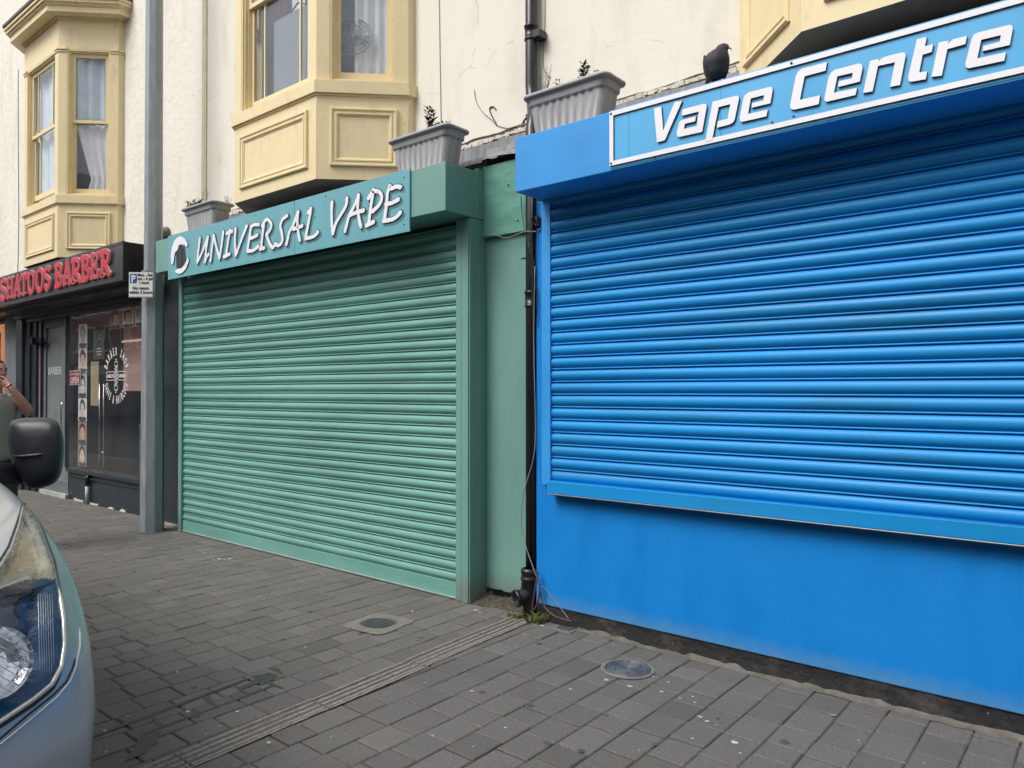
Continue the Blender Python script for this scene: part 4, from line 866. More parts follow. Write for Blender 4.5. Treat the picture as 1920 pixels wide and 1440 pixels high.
# next shop to the left
def next_shop():
    t = thing('end_shopfront', 'sliver of a neighbouring shopfront with an orange window frame beyond the barber', 'shopfront', (-15, 4.2, 0))
    MB().box(-14.15, -13.62, 4.06, 4.34, 0, 2.9).box(-26,-13.62,4.0,4.34,2.78,3.15).build('pier', mat('grey_stone_paint', (.13,.15,.165), .7, var=.15, bump=.2), t, bevel=.005)
    MB().box(-14.42, -14.15, 4.08, 4.2, 0, 2.66).box(-26,-14.42,4.08,4.2,2.52,2.66).box(-26,-14.42,4.08,4.2,0,.5).build('window_frame', mat('orange_paint', (.50,.20,.07), .5), t, bevel=.004)
    MB().add([(-26,4.14,.5),(-14.42,4.14,.5),(-14.42,4.14,2.52),(-26,4.14,2.52)], [(0,1,2,3)]).build('pane', M_shopglass, t)
    MB().box(-26,-14.42,4.5,4.6,0,2.52).build('interior', mat('navy_interior', (.03,.035,.06), .7), t)
    MB().box(-26,-14.42,4.25,4.27,2.2,2.5).build('red_blind', mat('red_blind', (.25,.03,.03), .7), t)
next_shop()

# ------------------------------------------------------------ planters and their plants
def rrect(hx, hy, r, n=6):
    pts = []
    for cx, cy, a0 in ((hx-r, hy-r, 0), (-hx+r, hy-r, 90), (-hx+r, -hy+r, 180), (hx-r, -hy+r, 270)):
        for k in range(n+1): a = rad(a0+90*k/n); pts.append((cx+r*math.cos(a), cy+r*math.sin(a)))
    return pts
def planter(cx, cy, z, rot, label):
    t = thing('planter', label, 'planter', (0,0,0), 'grey planters on the shopfront roofs')
    def dens(pts, n):   # resample closed polyline evenly
        P = [Vector(p) for p in pts]+[Vector(pts[0])]; L = [0]
        for a, b_ in zip(P, P[1:]): L.append(L[-1]+(b_-a).length)
        out = []
        for i in range(n):
            s = L[-1]*i/n; k = max(j for j in range(len(L)-1) if L[j] <= s+1e-9); f = (s-L[k])/max(1e-9, L[k+1]-L[k]); out.append(P[k].lerp(P[k+1], f))
        return out
    n = 420; b = MB(); vs = []
    lev = [(.262,.078,0,0),(.264,.080,.01,1),(.288,.098,.196,1),(.289,.099,.206,1),(.298,.107,.213,0),(.300,.109,.216,0),(.303,.110,.258,0),(.305,.112,.262,0),(.325,.130,.264,0),(.328,.133,.270,0),(.328,.133,.280,0),(.322,.128,.286,0),(.306,.112,.286,0),(.29,.097,.276,0),(.24,.055,.10,0)]
    for hx, hy, h, rib in lev:
        base = dens(rrect(hx, hy, .05), n)
        for i, p in enumerate(base):
            q = Vector((p.x, p.y)); nn = Vector((0,0))
            a = base[i-1]; c = base[(i+1) % n]; d_ = (c-a).normalized(); nn = Vector((d_.y, -d_.x))
            corner = abs(abs(p.x)-hx) < .055 and abs(abs(p.y)-hy) < .055
            if rib and not corner:
                s = p.x if abs(p.y) > hy-.012 else p.y
                q = p+nn*(.0085*math.cos(2*math.pi*s/.056)-.007)*(.55 if h > .18 else 1)
            vs.append((q.x, q.y, h))
    L_ = len(lev); b.add(vs, [(j*n+i, j*n+(i+1) % n, (j+1)*n+(i+1) % n, (j+1)*n+i) for j in range(L_-1) for i in range(n)], smooth=True); b.add([vs[i] for i in range(n)], [tuple(range(n-1,-1,-1))])
    pot = b.build('pot', M_pot, t)
    b = MB(); b.add([(x, y, .25) for x, y in rrect(.286,.092,.05)], [tuple(range(28))]); b.build('soil', M_soil, t)
    t.location = (cx, cy, z); t.rotation_euler = (0, 0, rot)
    for c_ in t.children: c_.location = (0,0,0)
    return t
planter(-2.705, 3.885, 3.187, 0, 'grey ribbed trough planter standing on the blue shutter box')
planter(-4.035, 3.885, 3.183, 0, 'grey ribbed trough planter at the right end of the green shutter box')
planter(-7.27, 3.87, 3.160, 0, 'grey ribbed trough planter at the left end of the green box beside the lamp post')
def plant(base, h, n, spread, label, M=M_leaf, leaf=.022, name='potted_plant', stems=1, cat='plant', group=None, lean=0):
    t = thing(name, label, cat, base, group); base = Vector(base); sb = MB(); lb = MB()
    for s in range(stems):
        a0 = random.random()*6.28; b0 = base+Vector((random.uniform(-1,1)*spread*.5, random.uniform(-.3,.3)*spread, 0))
        top = b0+Vector((random.uniform(-1,1)*spread*.5+lean, random.uniform(-.4,.4)*spread, h*random.uniform(.75,1)))
        pts = [b0.lerp(top, k/6)+Vector((math.sin(k*1.1+a0)*.008, math.cos(k*1.3)*.006, 0)) for k in range(7)]; sb.tube(pts, [.003*(1-k/9) for k in range(7)], 5)
        for k in range(n):
            f = .12+.88*k/n; p = b0.lerp(top, f)+Vector((math.sin(f*6*1.1+a0)*.008, 0, 0)); a = k*2.4+a0; d_ = Vector((math.cos(a), math.sin(a), random.uniform(.1,.8))).normalized()
            l = leaf*random.uniform(.7,1.4)*(1.2-.5*f); side = d_.cross(Z).normalized()*l*.2; tip = p+d_*l; mid = p+d_*l*.5+Z*l*.1
            lb.add([p, mid+side, tip, mid-side], [(0,1,2,3)])
    sb.build('stem', M_stem, t); lb.build('leaves', M, t); return t
plant((-3.97,3.86,3.44), .26, 34, .05, 'upright leafy sprig growing in the middle planter', leaf=.048, lean=-.03, stems=3)
plant((-3.86,3.86,3.44), .09, 16, .05, 'low side shoots in the middle planter, right of the tall sprig', leaf=.04, stems=6)
plant((-2.60,3.86,3.44), .20, 22, .02, 'small dark sprig in the blue shop planter, nearest the right end', leaf=.045, stems=3)
plant((-2.50,3.86,3.44), .10, 12, .03, 'tiny dark tuft at the right end of the blue shop planter', leaf=.04, stems=2)
plant((-2.79,3.86,3.44), .13, 10, .05, 'pair of short dark shoots in the middle of the blue shop planter', leaf=.032, stems=2)
plant((-2.96,3.92,3.42), .28, 30, .08, 'straggly dry weed at the left end of the blue shop planter by the downpipe', leaf=.016, stems=5)
plant((-7.46,3.86,3.42), .12, 26, .16, 'bushy low green plant in the planter beside the lamp post', leaf=.040, stems=9)
plant((-7.33,3.86,3.42), .22, 6, .10, 'thin bare curling stems right of the bushy plant', M_stem, leaf=.03, stems=2, lean=.08)
plant((-7.02,3.92,3.43), .09, 5, .10, 'dry twiggy stems at the right of the lamp post planter', M_stem, leaf=.03, stems=3)
t = thing('brick_fragment', 'old brown brick lying on the ledge behind the blue shop planter', 'brick', (-2.98,4.1,3.5))
MB().obox((-3.12,4.05,3.47), (.20,.05,.03), (-.02,.08,0), (0,0,.075)).build('brick', mat('old_brick', (.14,.10,.075), .9, var=.3, vscale=15, bump=.5), t, bevel=.006, auto=True)
# weeds at the pipe foot
def weed(base, label, n=26, h=.08):
    t = thing('weed', label, 'weed', base, 'weeds at the foot of the downpipe'); b = MB(); base = Vector(base)
    for k in range(n):
        a = random.random()*6.28; l = h*random.uniform(.5,1.1); d_ = Vector((math.cos(a)*.55, math.sin(a)*.55, 1)).normalized(); s = d_.cross(Z).normalized()*.006; p = base+Vector((random.uniform(-.05,.05), random.uniform(-.03,.03), 0))
        b.add([p-s*.4, p+d_*l*.5+s, p+d_*l+Vector((math.cos(a),math.sin(a),-.6))*l*.3, p+d_*l*.5-s, p+s*.4], [(0,4,1,2,3)])
    b.build('leaves', M_weed, t)
weed((-3.23, 3.93, 0), 'low mossy weed left of the downpipe foot', 50, .04); weed((-3.055, 3.925, 0), 'bright leafy weed right of the downpipe foot', 22, .10)

# ------------------------------------------------------------ downpipe and cables
def downpipe():
    t = thing('downpipe', 'black soil pipe running down the joint between the green and blue shops', 'drainpipe', (-3.17, 4.04, 0))
    x1, x2, r = -3.362, -3.172, .043
    b = MB(); b.tube([(x1,4.285,9),(x1,4.285,3.80),(x1+.02,4.27,3.68),(x2-.04,4.12,3.50),(x2,4.05,3.38),(x2,4.05,.30)], r, 18); b.build('pipe', M_blackm, t)
    for z in (2.19, 4.19):
        b = MB(); x, y = (x2, 4.05) if z < 3.5 else (x1, 4.285)
        b.lathe([(r,-.06),(r+.008,-.058),(r+.008,-.045),(r+.004,-.044),(r+.004,.035),(r+.010,.037),(r+.010,.05),(r,.052)], (x, y, z), 22)
        b.build('socket', M_blackm, t)
    b = MB(); b.box(x1+.03, x1+.10, 4.255, 4.345, 4.13, 4.19); b.obox((x2-.085,4.03,2.47), (.09,0,0), (0,.02,0), (0,0,.012)); b.build('bracket', M_blackm, t, bevel=.006)
    # gully at the foot
    b = MB(); b.lathe([(r,.33),(.060,.325),(.064,.31),(.064,.295),(.060,.29),(.060,.27),(.066,.265),(.066,.25),(.060,.245),(.062,.14),(.055,.08),(.045,.02),(.045,.0)], (x2, 4.03, 0), 26)
    b.tube([(x2,4.03,.16),(x2-.02,3.975,.14),(x2-.045,3.945,.13)], [.056,.052,.052], 18, cap=False)
    ax = Vector((-.45,-.85,-.15)).normalized(); c = Vector((x2-.045,3.945,.13)); b.lathe([(.052,-.01),(.060,-.01),(.060,.014),(.047,.014),(.045,-.06),(0,-.06)], c, 20, ax)
    b.build('gully', M_black, t)
    b = MB()
    b.tube([(x2+.05,4.0,3.4),(x2+.045,3.995,2.6),(x2+.05,4.0,2.3),(x2+.06,4.0,1.8),(x2+.055,4.0,.4)], .011, 7); b.build('side_conduit', M_black, t)
downpipe()
def cable(name, pts, r, M, label, group='loose cables by the downpipe'):
    P = [Vector(p) for p in pts]; Q = []
    for i in range(len(P)-1):
        p0 = P[max(0,i-1)]; p1 = P[i]; p2 = P[i+1]; p3 = P[min(len(P)-1,i+2)]
        for k in range(6): s = k/6; Q.append(.5*((2*p1)+(p2-p0)*s+(2*p0-5*p1+4*p2-p3)*s*s+(3*p1-p0-3*p2+p3)*s**3))
    Q.append(P[-1]); o = MB().tube(Q, r, 6).build(name, M); tag(o, label, 'cable', group); return o
W3 = lambda x, y, Y: PY(x, y, Y)
cable('cable', [W3(1003,500,3.98), W3(1001,640,3.985), W3(1004,800,3.985), W3(1000,860,3.98), W3(983,920,3.98), W3(977,975,3.98), W3(985,1020,3.975), W3(1000,1065,3.96), W3(1008,1085,3.96)], .0032, M_wire, 'pale grey cable looping down across the black downpipe')
cable('cable', [W3(1006,1080,3.955), W3(1012,1100,3.95), W3(1008,1130,3.95), W3(998,1145,3.95), W3(1004,1100,3.95), W3(1009,1070,3.96)], .006, M_wireb, 'brown cable coiled at the gully', )
cable('cable', [W3(1012,1105,3.97), W3(1020,1135,3.96), W3(1040,1155,3.94), W3(1072,1165,3.93)], .0045, M_wireb, 'brown cable trailing along the foot of the blue wall')
cable('cable', [W3(1014,1095,3.985), W3(1026,1108,3.985), W3(1048,1136,3.98), W3(1066,1160,3.94)], .002, M_wire, 'thin pale cable slanting down the blue wall corner')
cable('cable', [W3(900,441,4.11), W3(925,440,4.11), W3(948,446,4.11), W3(968,440,4.11), W3(985,434,4.0), W3(1003,434,3.99), W3(1014,428,3.99)], .0035, M_wire, 'pale cable running under the green board to the downpipe')
cable('cable', [W3(977,368,4.1), W3(979,400,4.1), W3(984,430,4.04), W3(994,470,4.0), W3(1002,510,3.99), W3(1001,640,3.99)], .003, M_black, 'thin black cable hanging from the blue box beside the downpipe')
cable('cable', [W3(1008,372,3.985), W3(1005,470,3.985), W3(1003,520,3.985), W3(1008,560,3.985), W3(1005,610,3.985)], .004, M_black, 'black cable bunched on the right of the downpipe')
b = MB()
for k in range(14): a = W3(1003+random.uniform(-3,9), 398+random.uniform(0,34), 3.985); c = a+Vector((random.uniform(-.03,.03), random.uniform(-.01,.01), random.uniform(-.04,.04))); b.tube([a, a.lerp(c,.5)+Vector((.01,-.01,.01)), c], .006, 6)
tag(b.build('cable_bundle', M_black), 'black tangle of cable ends on the blue pier below the box', 'cable', 'loose cables by the downpipe')
b = MB()
for k in range(16): a = W3(986+random.uniform(0,12), 205+random.uniform(0,60), 4.12); c = a+Vector((random.uniform(-.05,.05), random.uniform(-.01,.01), random.uniform(-.10,.03))); b.tube([a, a.lerp(c,.5)+Vector((.02,-.02,.02)), c], .008, 6)
tag(b.build('cable_bundle', M_black), 'black tangle of cables behind the left end of the blue planter', 'cable', 'loose cables by the downpipe')
YW = YC-.006
cable('cable', [W3(930,206,YW), W3(925,200,YW), W3(918,203,YW), W3(921,215,YW), W3(929,230,YW), W3(931,235,YW)], .005, M_wireb, 'short hooked dark cable end sticking from the cream wall', 'cables on the cream wall')
cable('cable', [W3(889,168,YW), W3(893,190,YW), W3(905,210,YW), W3(922,225,YW), W3(931,234,YW), W3(950,240,YW), W3(965,237,YW), W3(985,229,YW)], .0028, M_wire, 'thin pale wire curving down the cream wall past the hooked cable', 'cables on the cream wall')
cable('cable', [W3(873,270,YW), W3(890,261,YW), W3(930,252,YW), W3(960,244,YW), W3(983,235,YW)], .006, M_wireb, 'dark cable clipped along the cracked mortar line', 'cables on the cream wall')
cable('cable', [W3(823,-30,YW), W3(825,120,YW), W3(827,235,YW)], .0028, M_wire, 'thin vertical wire on the cream wall above the middle planter', 'cables on the cream wall')
cable('cable', [W3(1022,-20,YW), W3(1021,60,YW), W3(1018,120,YW), W3(1028,145,YW)], .0025, M_wire, 'thin vertical wire just right of the upper downpipe', 'cables on the cream wall')
cable('cable', [W3(34,130,YW), W3(34,250,YW), W3(35,420,YW), W3(33,510,YW)], .005, M_grey, 'grey vertical cable on the wall left of the far bay', 'cables on the cream wall')
b = MB(); p = W3(310,437,YC-.03)
b.lathe([(0,.07),(.05,.06),(.085,0),(.07,-.05),(0,-.07)], p, 14, (0,-1,.2)); tag(b.build('broken_render', mat('grey_rubble', (.16,.145,.12), .95, var=.4, vscale=25, bump=1, bscale=40)), 'broken patch of grey render between lamp post and teal sign', 'damaged render')

# ------------------------------------------------------------ lamp post with the parking plate
def post():
    cx, cy = -8.32, 3.80
    t = thing('lamp_post', 'galvanised eight-sided lamp post standing in front of the barber shop pier', 'lamp post', (cx, cy, 0))
    def octa(levels, nm, M):
        b = MB(); vs = []
        for r, z in levels:
            for k in range(8): a = rad(22.5+45*k+8); vs.append((cx+math.cos(a)*r, cy+math.sin(a)*r, z))
        n = len(levels); b.add(vs, [(j*8+k, j*8+(k+1) % 8, (j+1)*8+(k+1) % 8, (j+1)*8+k) for j in range(n-1) for k in range(8)]); b.add(vs[-8:], [tuple(range(8))]); return b.build(nm, M, t, bevel=.006)
    octa([(.126,0),(.122,.9),(.116,2.6),(.114,2.86)], 'base', M_galv); octa([(.098,2.855),(.088,8.0)], 'shaft', M_galv)
    for z in (2.62, 2.50, 2.86):
        b = MB(); vs = []
        for r, zz in ((.1185,z),(.1185,z+.018)):
            for k in range(8): a = rad(22.5+45*k+8); vs.append((cx+math.cos(a)*r, cy+math.sin(a)*r, zz))
        b.add(vs, [(k, (k+1) % 8, 8+(k+1) % 8, 8+k) for k in range(8)])
        b.build('strap', M_galv, t)
    # access door on the face towards the road and left
    a = rad(22.5+8-22.5+45*5)
    a = rad(8+45*5); n = Vector((math.cos(a), math.sin(a), 0)); u = Vector((-n.y, n.x, 0)); c = Vector((cx, cy, 0))+n*.113
    MB().obox(c-u*.047+Z*.42, u*.094, n*.012, Z*.74).build('access_door', mat('dull_plate', (.16,.18,.19), .55, .3, var=.2, vscale=8, dirt=(.3,.3,.3), dirt_amt=.4, dscale=12, bump=.1), t, bevel=.004, auto=True)
    MB().obox(c-u*.05+Z*1.165, u*.10, n*.016, Z*.012).build('door_lip', M_galv, t)
    a = rad(8+45*5); c = Vector((cx, cy, 0))+n*.1115
    MB().obox(c-u*.048+Z*1.78, u*.022, n*.003, Z*.20).build('yellow_sticker', mat('yellow_sticker', (.55,.45,.10), .6), t, auto=True)
    MB().add([c+u*.0+Z*1.86+n*.004, c+u*.03+Z*1.84+n*.004, c+u*.012+Z*1.92+n*.004], [(0,1,2)]).build('torn_sticker', M_white, t)
    b = MB(); b.add([Vector((cx,cy,0))+Vector((math.cos(k*math.pi/6)*.19*random.uniform(.85,1.1), math.sin(k*math.pi/6)*.19*random.uniform(.85,1.1), .0025)) for k in range(12)], [tuple(range(12))]); b.build('footing', mat('footing_mortar', (.10,.095,.085), .9, var=.3, vscale=14), t)
    # parking plate, facing the kerb
    s = thing('parking_sign', 'small white parking restriction plate with blue P strapped to the lamp post', 'sign', (-8.3, 3.65, 2.56))
    TL, TR, BL = PD(240, 511, 8.02), PD(284.6, 508.5, 8.02), PD(241.5, 557.5, 8.02)
    U = (TR-TL); U.z = 0; U = U.normalized(); N = Vector((U.y, -U.x, 0)); W_ = .257; H_ = .272; O = Vector((BL.x, BL.y, BL.z))
    def pm(me): me.transform(Matrix((( U.x, -N.x, 0, O.x), (U.y, -N.y, 0, O.y), (0, 0, 1, O.z), (0,0,0,1)))); return me
    def plate(nm, x0, x1, z0, z1, y0, y1, M, bev=0): b_ = MB(); b_.box(x0, x1, y0, y1, z0, z1); o_ = b_.build(nm, M, s, bevel=bev); pm(o_.data); return o_
    M_pl = mat('sign_white', (.74,.74,.70), .45, var=.04); M_ink = mat('sign_ink', (.015,.015,.015), .5)
    plate('plate', 0, W_, 0, H_, 0, .003, M_pl); plate('border', .004, W_-.004, .004, .007, -.0012, -.0004, M_ink)
    plate('parking_symbol', .012, .085, .155, .255, -.0015, -.0003, mat('sign_blue', (.01,.10,.42), .4))
    def tx(s_, x, z, sz, M=M_ink, bold=.0014, sx=.92): 
        me = text_mesh(s_, sz, .0006, bold, sx); me.transform(Matrix.Translation((x, -.0017, z))); pm(me); me.materials.clear(); me.materials.append(M); link('wording', me, s)
    tx('P', .049, .166, .105, M_pl, .004); tx('Mon - Sat', .172, .228, .044); tx('8 am - 6 pm', .167, .188, .044); tx('1 hour', .165, .145, .044); tx('No return', .130, .085, .046); tx('within 2 hours', .130, .040, .046)
    b_ = MB(); b_.obox(O+U*.11+Z*.06+(-N)*.003, U*.09, -N*.03, Z*.02); b_.obox(O+U*.11+Z*.19+(-N)*.003, U*.09, -N*.03, Z*.02); b_.build('clip', M_galv, s, auto=True)
post()

# ------------------------------------------------------------ pigeon on the sign
def pigeon():
    base = PY(1341, 152, 3.705); base.z = 3.179
    t = thing('pigeon', 'dark grey pigeon perched on top of the blue sign, head turned right', 'bird', base)
    r_ = RT; f_ = -F0; s = .000249; b = MB()
    rows = [(345,860,960),(375,790,1010),(410,760,1028),(450,735,1025),(490,690,1000),(530,620,985),(580,550,1000),(640,500,1018),(700,478,1026),(780,474,1028),(860,484,1020),(940,505,1012),(1010,530,985),(1060,555,930),(1100,572,860),(1130,590,760)]
    vs = []; n = 24
    for k, (v, a, c) in enumerate(rows):
        cx = (a+c)/2-730; hw = (c-a)/2; dep = hw*(.95 if k < 5 else .85); fo = 0 if k < 4 else (30 if k < 10 else 10)
        if k == 0: hw *= .6; dep *= .6
        for i in range(n):
            an = 2*math.pi*i/n; vs.append(base + r_*((cx+hw*math.cos(an))*s) + f_*((fo+dep*math.sin(an))*s) + Z*((1150-v)*s+.012))
    L_ = len(rows); b.add(vs, [(j*n+i, (j+1)*n+i, (j+1)*n+(i+1) % n, j*n+(i+1) % n) for j in range(L_-1) for i in range(n)], smooth=True)
    b.add(vs, [tuple(range(n))], smooth=True); b.add(vs, [tuple(range((L_-1)*n+n-1, (L_-1)*n-1, -1))], smooth=True)
    M_f = mat('pigeon_feather', (.016,.019,.027), .55, var=.5, vscale=40, bump=.4, bscale=220, dirt=(.07,.035,.07), dirt_amt=.5, dscale=18)
    b.build('body', M_f, t, auto=True, subd=1)
    P = lambda u, v, d=0: base+r_*((u-730)*s)+Z*((1150-v)*s+.012)+f_*d
    # wings folded on both sides
    for sg, lab in ((-1, 1), (1, 1)):
        w_ = MB(); vs = []; rows2 = [(590,.10),(700,.34),(820,.40),(950,.34),(1060,.2),(1140,.05)]; m_ = 10
        for v, hh in rows2:
            ce = (520 if sg < 0 else 985)+ (v-700)*(.17 if sg < 0 else -.12)
            for i in range(m_): an = 2*math.pi*i/m_; vs.append(P(ce+38*hh/.4*math.cos(an), v)+f_*(.085*hh/.4*.55*math.sin(an)-.006))
        w_.add(vs, [(j*m_+i, (j+1)*m_+i, (j+1)*m_+(i+1) % m_, j*m_+(i+1) % m_) for j in range(5) for i in range(m_)], smooth=True); w_.build('wing', mat('wing_feather', (.018,.02,.024), .6, var=.4, vscale=60), t, auto=True)
    MB().tube([P(985,470,.02), P(1030,480,.024), P(1058,530,.024)], [.0045,.0035,.0008], 8).build('beak', mat('beak', (.04,.035,.035), .4), t)
    MB().lathe([(0,.003),(.003,.002),(.0035,0)], P(945,425,.030), 10, f_).build('eye', mat('eye_orange', (.5,.15,.03), .3), t)
    b = MB()
    for u in (640, 760):
        b.tube([P(u,1080), P(u,1165)], .0035, 6)
        for a in (-.8, 0, .8, 3.1): d_ = r_*math.sin(a)+f_*math.cos(a); b.tube([P(u,1180), P(u,1185)+d_*.014+Z*.001, P(u,1195)+d_*.024], [.003,.0026,.001], 5)
    b.build('foot', mat('pigeon_foot', (.35,.13,.12), .6), t)
    w_ = MB(); w_.obox(P(570,1100,-.03), r_*.045, -f_*.10-Z*.03, Z*.01); w_.build('tail', M_f, t, auto=True)
pigeon()

# ------------------------------------------------------------ van
HL = [(47,933),(56,955),(77,1000),(96,1050),(108,1110),(117,1170),(119,1210),(113,1250),(95,1283),(60,1312),(0,1352),(-60,1385),(-115,1385),(-125,1200),(-60,1125),(0,1062),(20,1030),(35,985),(42,950)]
def inpoly(x, y, pl):
    c = False; j = len(pl)-1
    for i in range(len(pl)):
        if (pl[i][1] > y) != (pl[j][1] > y) and x < (pl[j][0]-pl[i][0])*(y-pl[i][1])/(pl[j][1]-pl[i][1])+pl[i][0]: c = not c
        j = i
    return c
def pdist(x, y, pl):
    best = 1e9; p = Vector((x, y))
    for i in range(len(pl)):
        a = Vector(pl[i-1]); b_ = Vector(pl[i]); d_ = b_-a; t = max(0, min(1, (p-a).dot(d_)/max(1e-9, d_.length_squared))); best = min(best, (p-(a+d_*t)).length)
    return best
def topx(p):
    v = p-CAM; z = v.dot(FW); return 960+FPX*v.dot(RT)/z, 720-FPX*v.dot(UP)/z
def van():
    t = thing('parked_van', 'silver blue van parked at the kerb, only its headlight corner and black mirror in view', 'van', (-4.9, .08, -.12))
    YV = .075
    def interp(tb, z):
        for (a, va), (c, vc) in zip(tb, tb[1:]):
            if z <= c: s = (z-a)/(c-a); s = s*s*(3-2*s) if False else s; return va+(vc-va)*s
        return tb[-1][1]
    Wt = [(.12,.955),(.25,.97),(.6,.985),(.8,.985),(.92,.978),(1.03,.965),(1.12,.945),(1.2,.925),(1.3,.90),(1.5,.865),(1.75,.82),(1.88,.76),(1.94,.66)]
    Xt = [(.12,-2.45),(.25,-2.33),(.5,-2.28),(.72,-2.31),(.85,-2.37),(.95,-2.46),(1.02,-2.60),(1.10,-2.85),(1.16,-3.12),(1.2,-3.32),(1.3,-3.48),(1.5,-3.72),(1.75,-4.03),(1.88,-4.30),(1.94,-4.7)]
    Ct = [(.12,.45),(.25,.55),(.6,.62),(.9,.72),(1.03,.66),(1.16,.40),(1.3,.42),(1.6,.45),(1.94,.4)]     # corner length
    def S(z, s):      # s 0 front centre .. 1 rear side
        W_ = interp(Wt, z); X_ = interp(Xt, z); C_ = interp(Ct, z)
        if s < .6:
            a = s/.6*math.pi/2; e = 2/2.6
            return Vector((X_-C_*(1-math.cos(a)**e), YV+W_*math.sin(a)**(e*.9), z))
        return Vector((X_-C_-(s-.6)/.4*(X_-C_+7.4), YV+W_, z))
    zs = [.12+(1.94-.12)*i/150 for i in range(151)]; ss = [(i/110)*.6 for i in range(111)]+[.6+.4*i/24 for i in range(1,25)]
    # smooth tables slightly by averaging neighbours
    G = [[S(z, s) for s in ss] for z in zs]
    for _ in range(6):
        H = [[p.copy() for p in row] for row in G]
        for i in range(1, len(zs)-1):
            for j in range(len(ss)): G[i][j] = (H[i-1][j]+H[i][j]*2+H[i+1][j])/4
    n = len(ss); vs = [p for row in G for p in row]; full = [(i*n+j, i*n+j+1, (i+1)*n+j+1, (i+1)*n+j) for i in range(len(zs)-1) for j in range(n-1)]
    bvh = BVHTree.FromPolygons(vs, full)
    keep = []; 
    wx, wz, wr = -3.52, .23, .40
    for f_ in full:
        c = sum((vs[i] for i in f_), Vector())/4; x, y = topx(c)
        if (c-CAM).dot(FW) > .3 and c.x < -2 and inpoly(x, y, HL): continue
        if c.y > YV+.5 and (c.x-wx)**2+(c.z-wz)**2 < wr**2: continue
        if c.y > YV+.5 and (c.x+6.5)**2+(c.z-wz)**2 < wr**2: continue
        keep.append(f_)
    M_van = mat('silver_blue_metallic', (.46,.50,.52), .32, .3, var=.03, vscale=3, coat=1.0)
    b = MB(); b.add(vs, keep, smooth=True)
    o0 = len(vs); b.add([Vector((p.x, 2*YV-p.y, p.z)) for p in vs], [tuple(reversed(f_)) for f_ in full if not (((vs[f_[0]].x-wx)**2+(vs[f_[0]].z-wz)**2 < wr**2) and vs[f_[0]].y > YV+.5)], smooth=True)
    # roof and tail
    top = [p for p in G[-1]]; b.add(top+[Vector((p.x, 2*YV-p.y, p.z)) for p in top], [(j, j+1, n+j+1, n+j) for j in range(n-1)], smooth=False)
    b.add([(-7.4,YV-.98,.12),(-7.4,YV+.98,.12),(-7.4,YV+.98,1.3),(-7.4,YV+.66,1.94),(-7.4,YV-.66,1.94),(-7.4,YV-.98,1.3)], [(0,1,2,3,4,5)])
    b.build('body', M_van, t)
    def hit(x, y, off=0.):
        d_ = ray(x, y).normalized(); h = bvh.ray_cast(CAM, d_)
        if h[0] is None: return None
        nn = h[1]; nn = nn if nn.dot(d_) < 0 else -nn; return h[0]+nn*off, nn
    # sample a smooth field over the lamp outline
    def patch(pl, fn, step, smooth=True, y0=None, y1=None):
        xs = [p[0] for p in pl]; ys = [p[1] for p in pl]; idx = {}; V_ = []; Fc = []
        x = min(xs)
        nx = int((max(xs)-min(xs))/step)+2; ny = int((max(ys)-min(ys))/step)+2
        for i in range(nx):
            for j in range(ny):
                x = min(xs)+i*step; y = min(ys)+j*step
                if inpoly(x, y, pl) or pdist(x, y, pl) < step*1.0:
                    h = fn(x, y)
                    if h is not None: idx[i, j] = len(V_); V_.append(h)
        for (i, j) in idx:
            q = [(i,j),(i+1,j),(i+1,j+1),(i,j+1)]
            if all(k in idx for k in q): Fc.append([idx[k] for k in q][::-1])
        return V_, Fc
    def basin(x, y):
        h = hit(x, y)
        if not h: return None
        d_ = pdist(x, y, HL) if inpoly(x, y, HL) else 0
        dep = min(.075, d_*.0030)
        if y < 1090: dep = min(.030, d_*.002)
        return h[0]-h[1]*dep
    V_, Fc = patch(HL, basin, 4)
    M_house = mat('lamp_housing_blue', (.012,.045,.12), .22, .2, var=.3, vscale=20); M_ind = mat('indicator_reflector', (.42,.37,.28), .25, .6, var=.25, vscale=14)
    b = MB(); 
    for f_ in Fc:
        c = sum((V_[i] for i in f_), Vector())/4; x, y = topx(c); up_ = y < 1085+.55*max(0, 60-x)*.6
        b.add([V_[i] for i in f_], [(0,1,2,3)], 1 if up_ else 0, True)
    hl = b.build('headlight', [M_house, M_ind], t, auto=True)
    V_, Fc = patch(HL, lambda x, y: (lambda h: h[0]+h[1]*.006 if h else None)(hit(x, y)), 4)
    b = MB(); b.add(V_, Fc, smooth=True); b.build('lens', thin_glass('lamp_lens', (.95,.97,.97), .8), hl)
    # main reflector bowl with flutes
    h = hit(-2, 1238); c = h[0]-h[1]*.035; ax = Vector((.80,.02,.18)) + h[1]*.35; ax.normalize()
    b = MB(); b.lathe([(.098,.030),(.092,.016),(.075,-.005),(.05,-.022),(.02,-.03),(.0005,-.03)], c, 26, ax, smooth=False); b.build('reflector', mat('mirror_bowl', (.85,.86,.88), .10, 1., var=.1, vscale=30, bump=.25, bscale=35), hl)
    b = MB(); b.lathe([(.0005,.018),(.012,.012),(.014,0),(.014,-.03)], c, 14, ax); b.build('bulb', mat('bulb_glass', (.6,.62,.65), .1), hl)
    b = MB(); uu_ = ax.orthogonal().normalized(); vv_ = ax.cross(uu_)
    for k in range(-4, 5): o_ = k*.021; hh = math.sqrt(max(0,.094**2-o_*o_)); b.tube([c+ax*.029+uu_*o_-vv_*hh, c+ax*.029+uu_*o_+vv_*hh], .0016, 4)
    b.build('bowl_bars', M_chrome, hl)
    # fine vertical flutes in the outer lamp and ribs in the indicator
    b = MB()
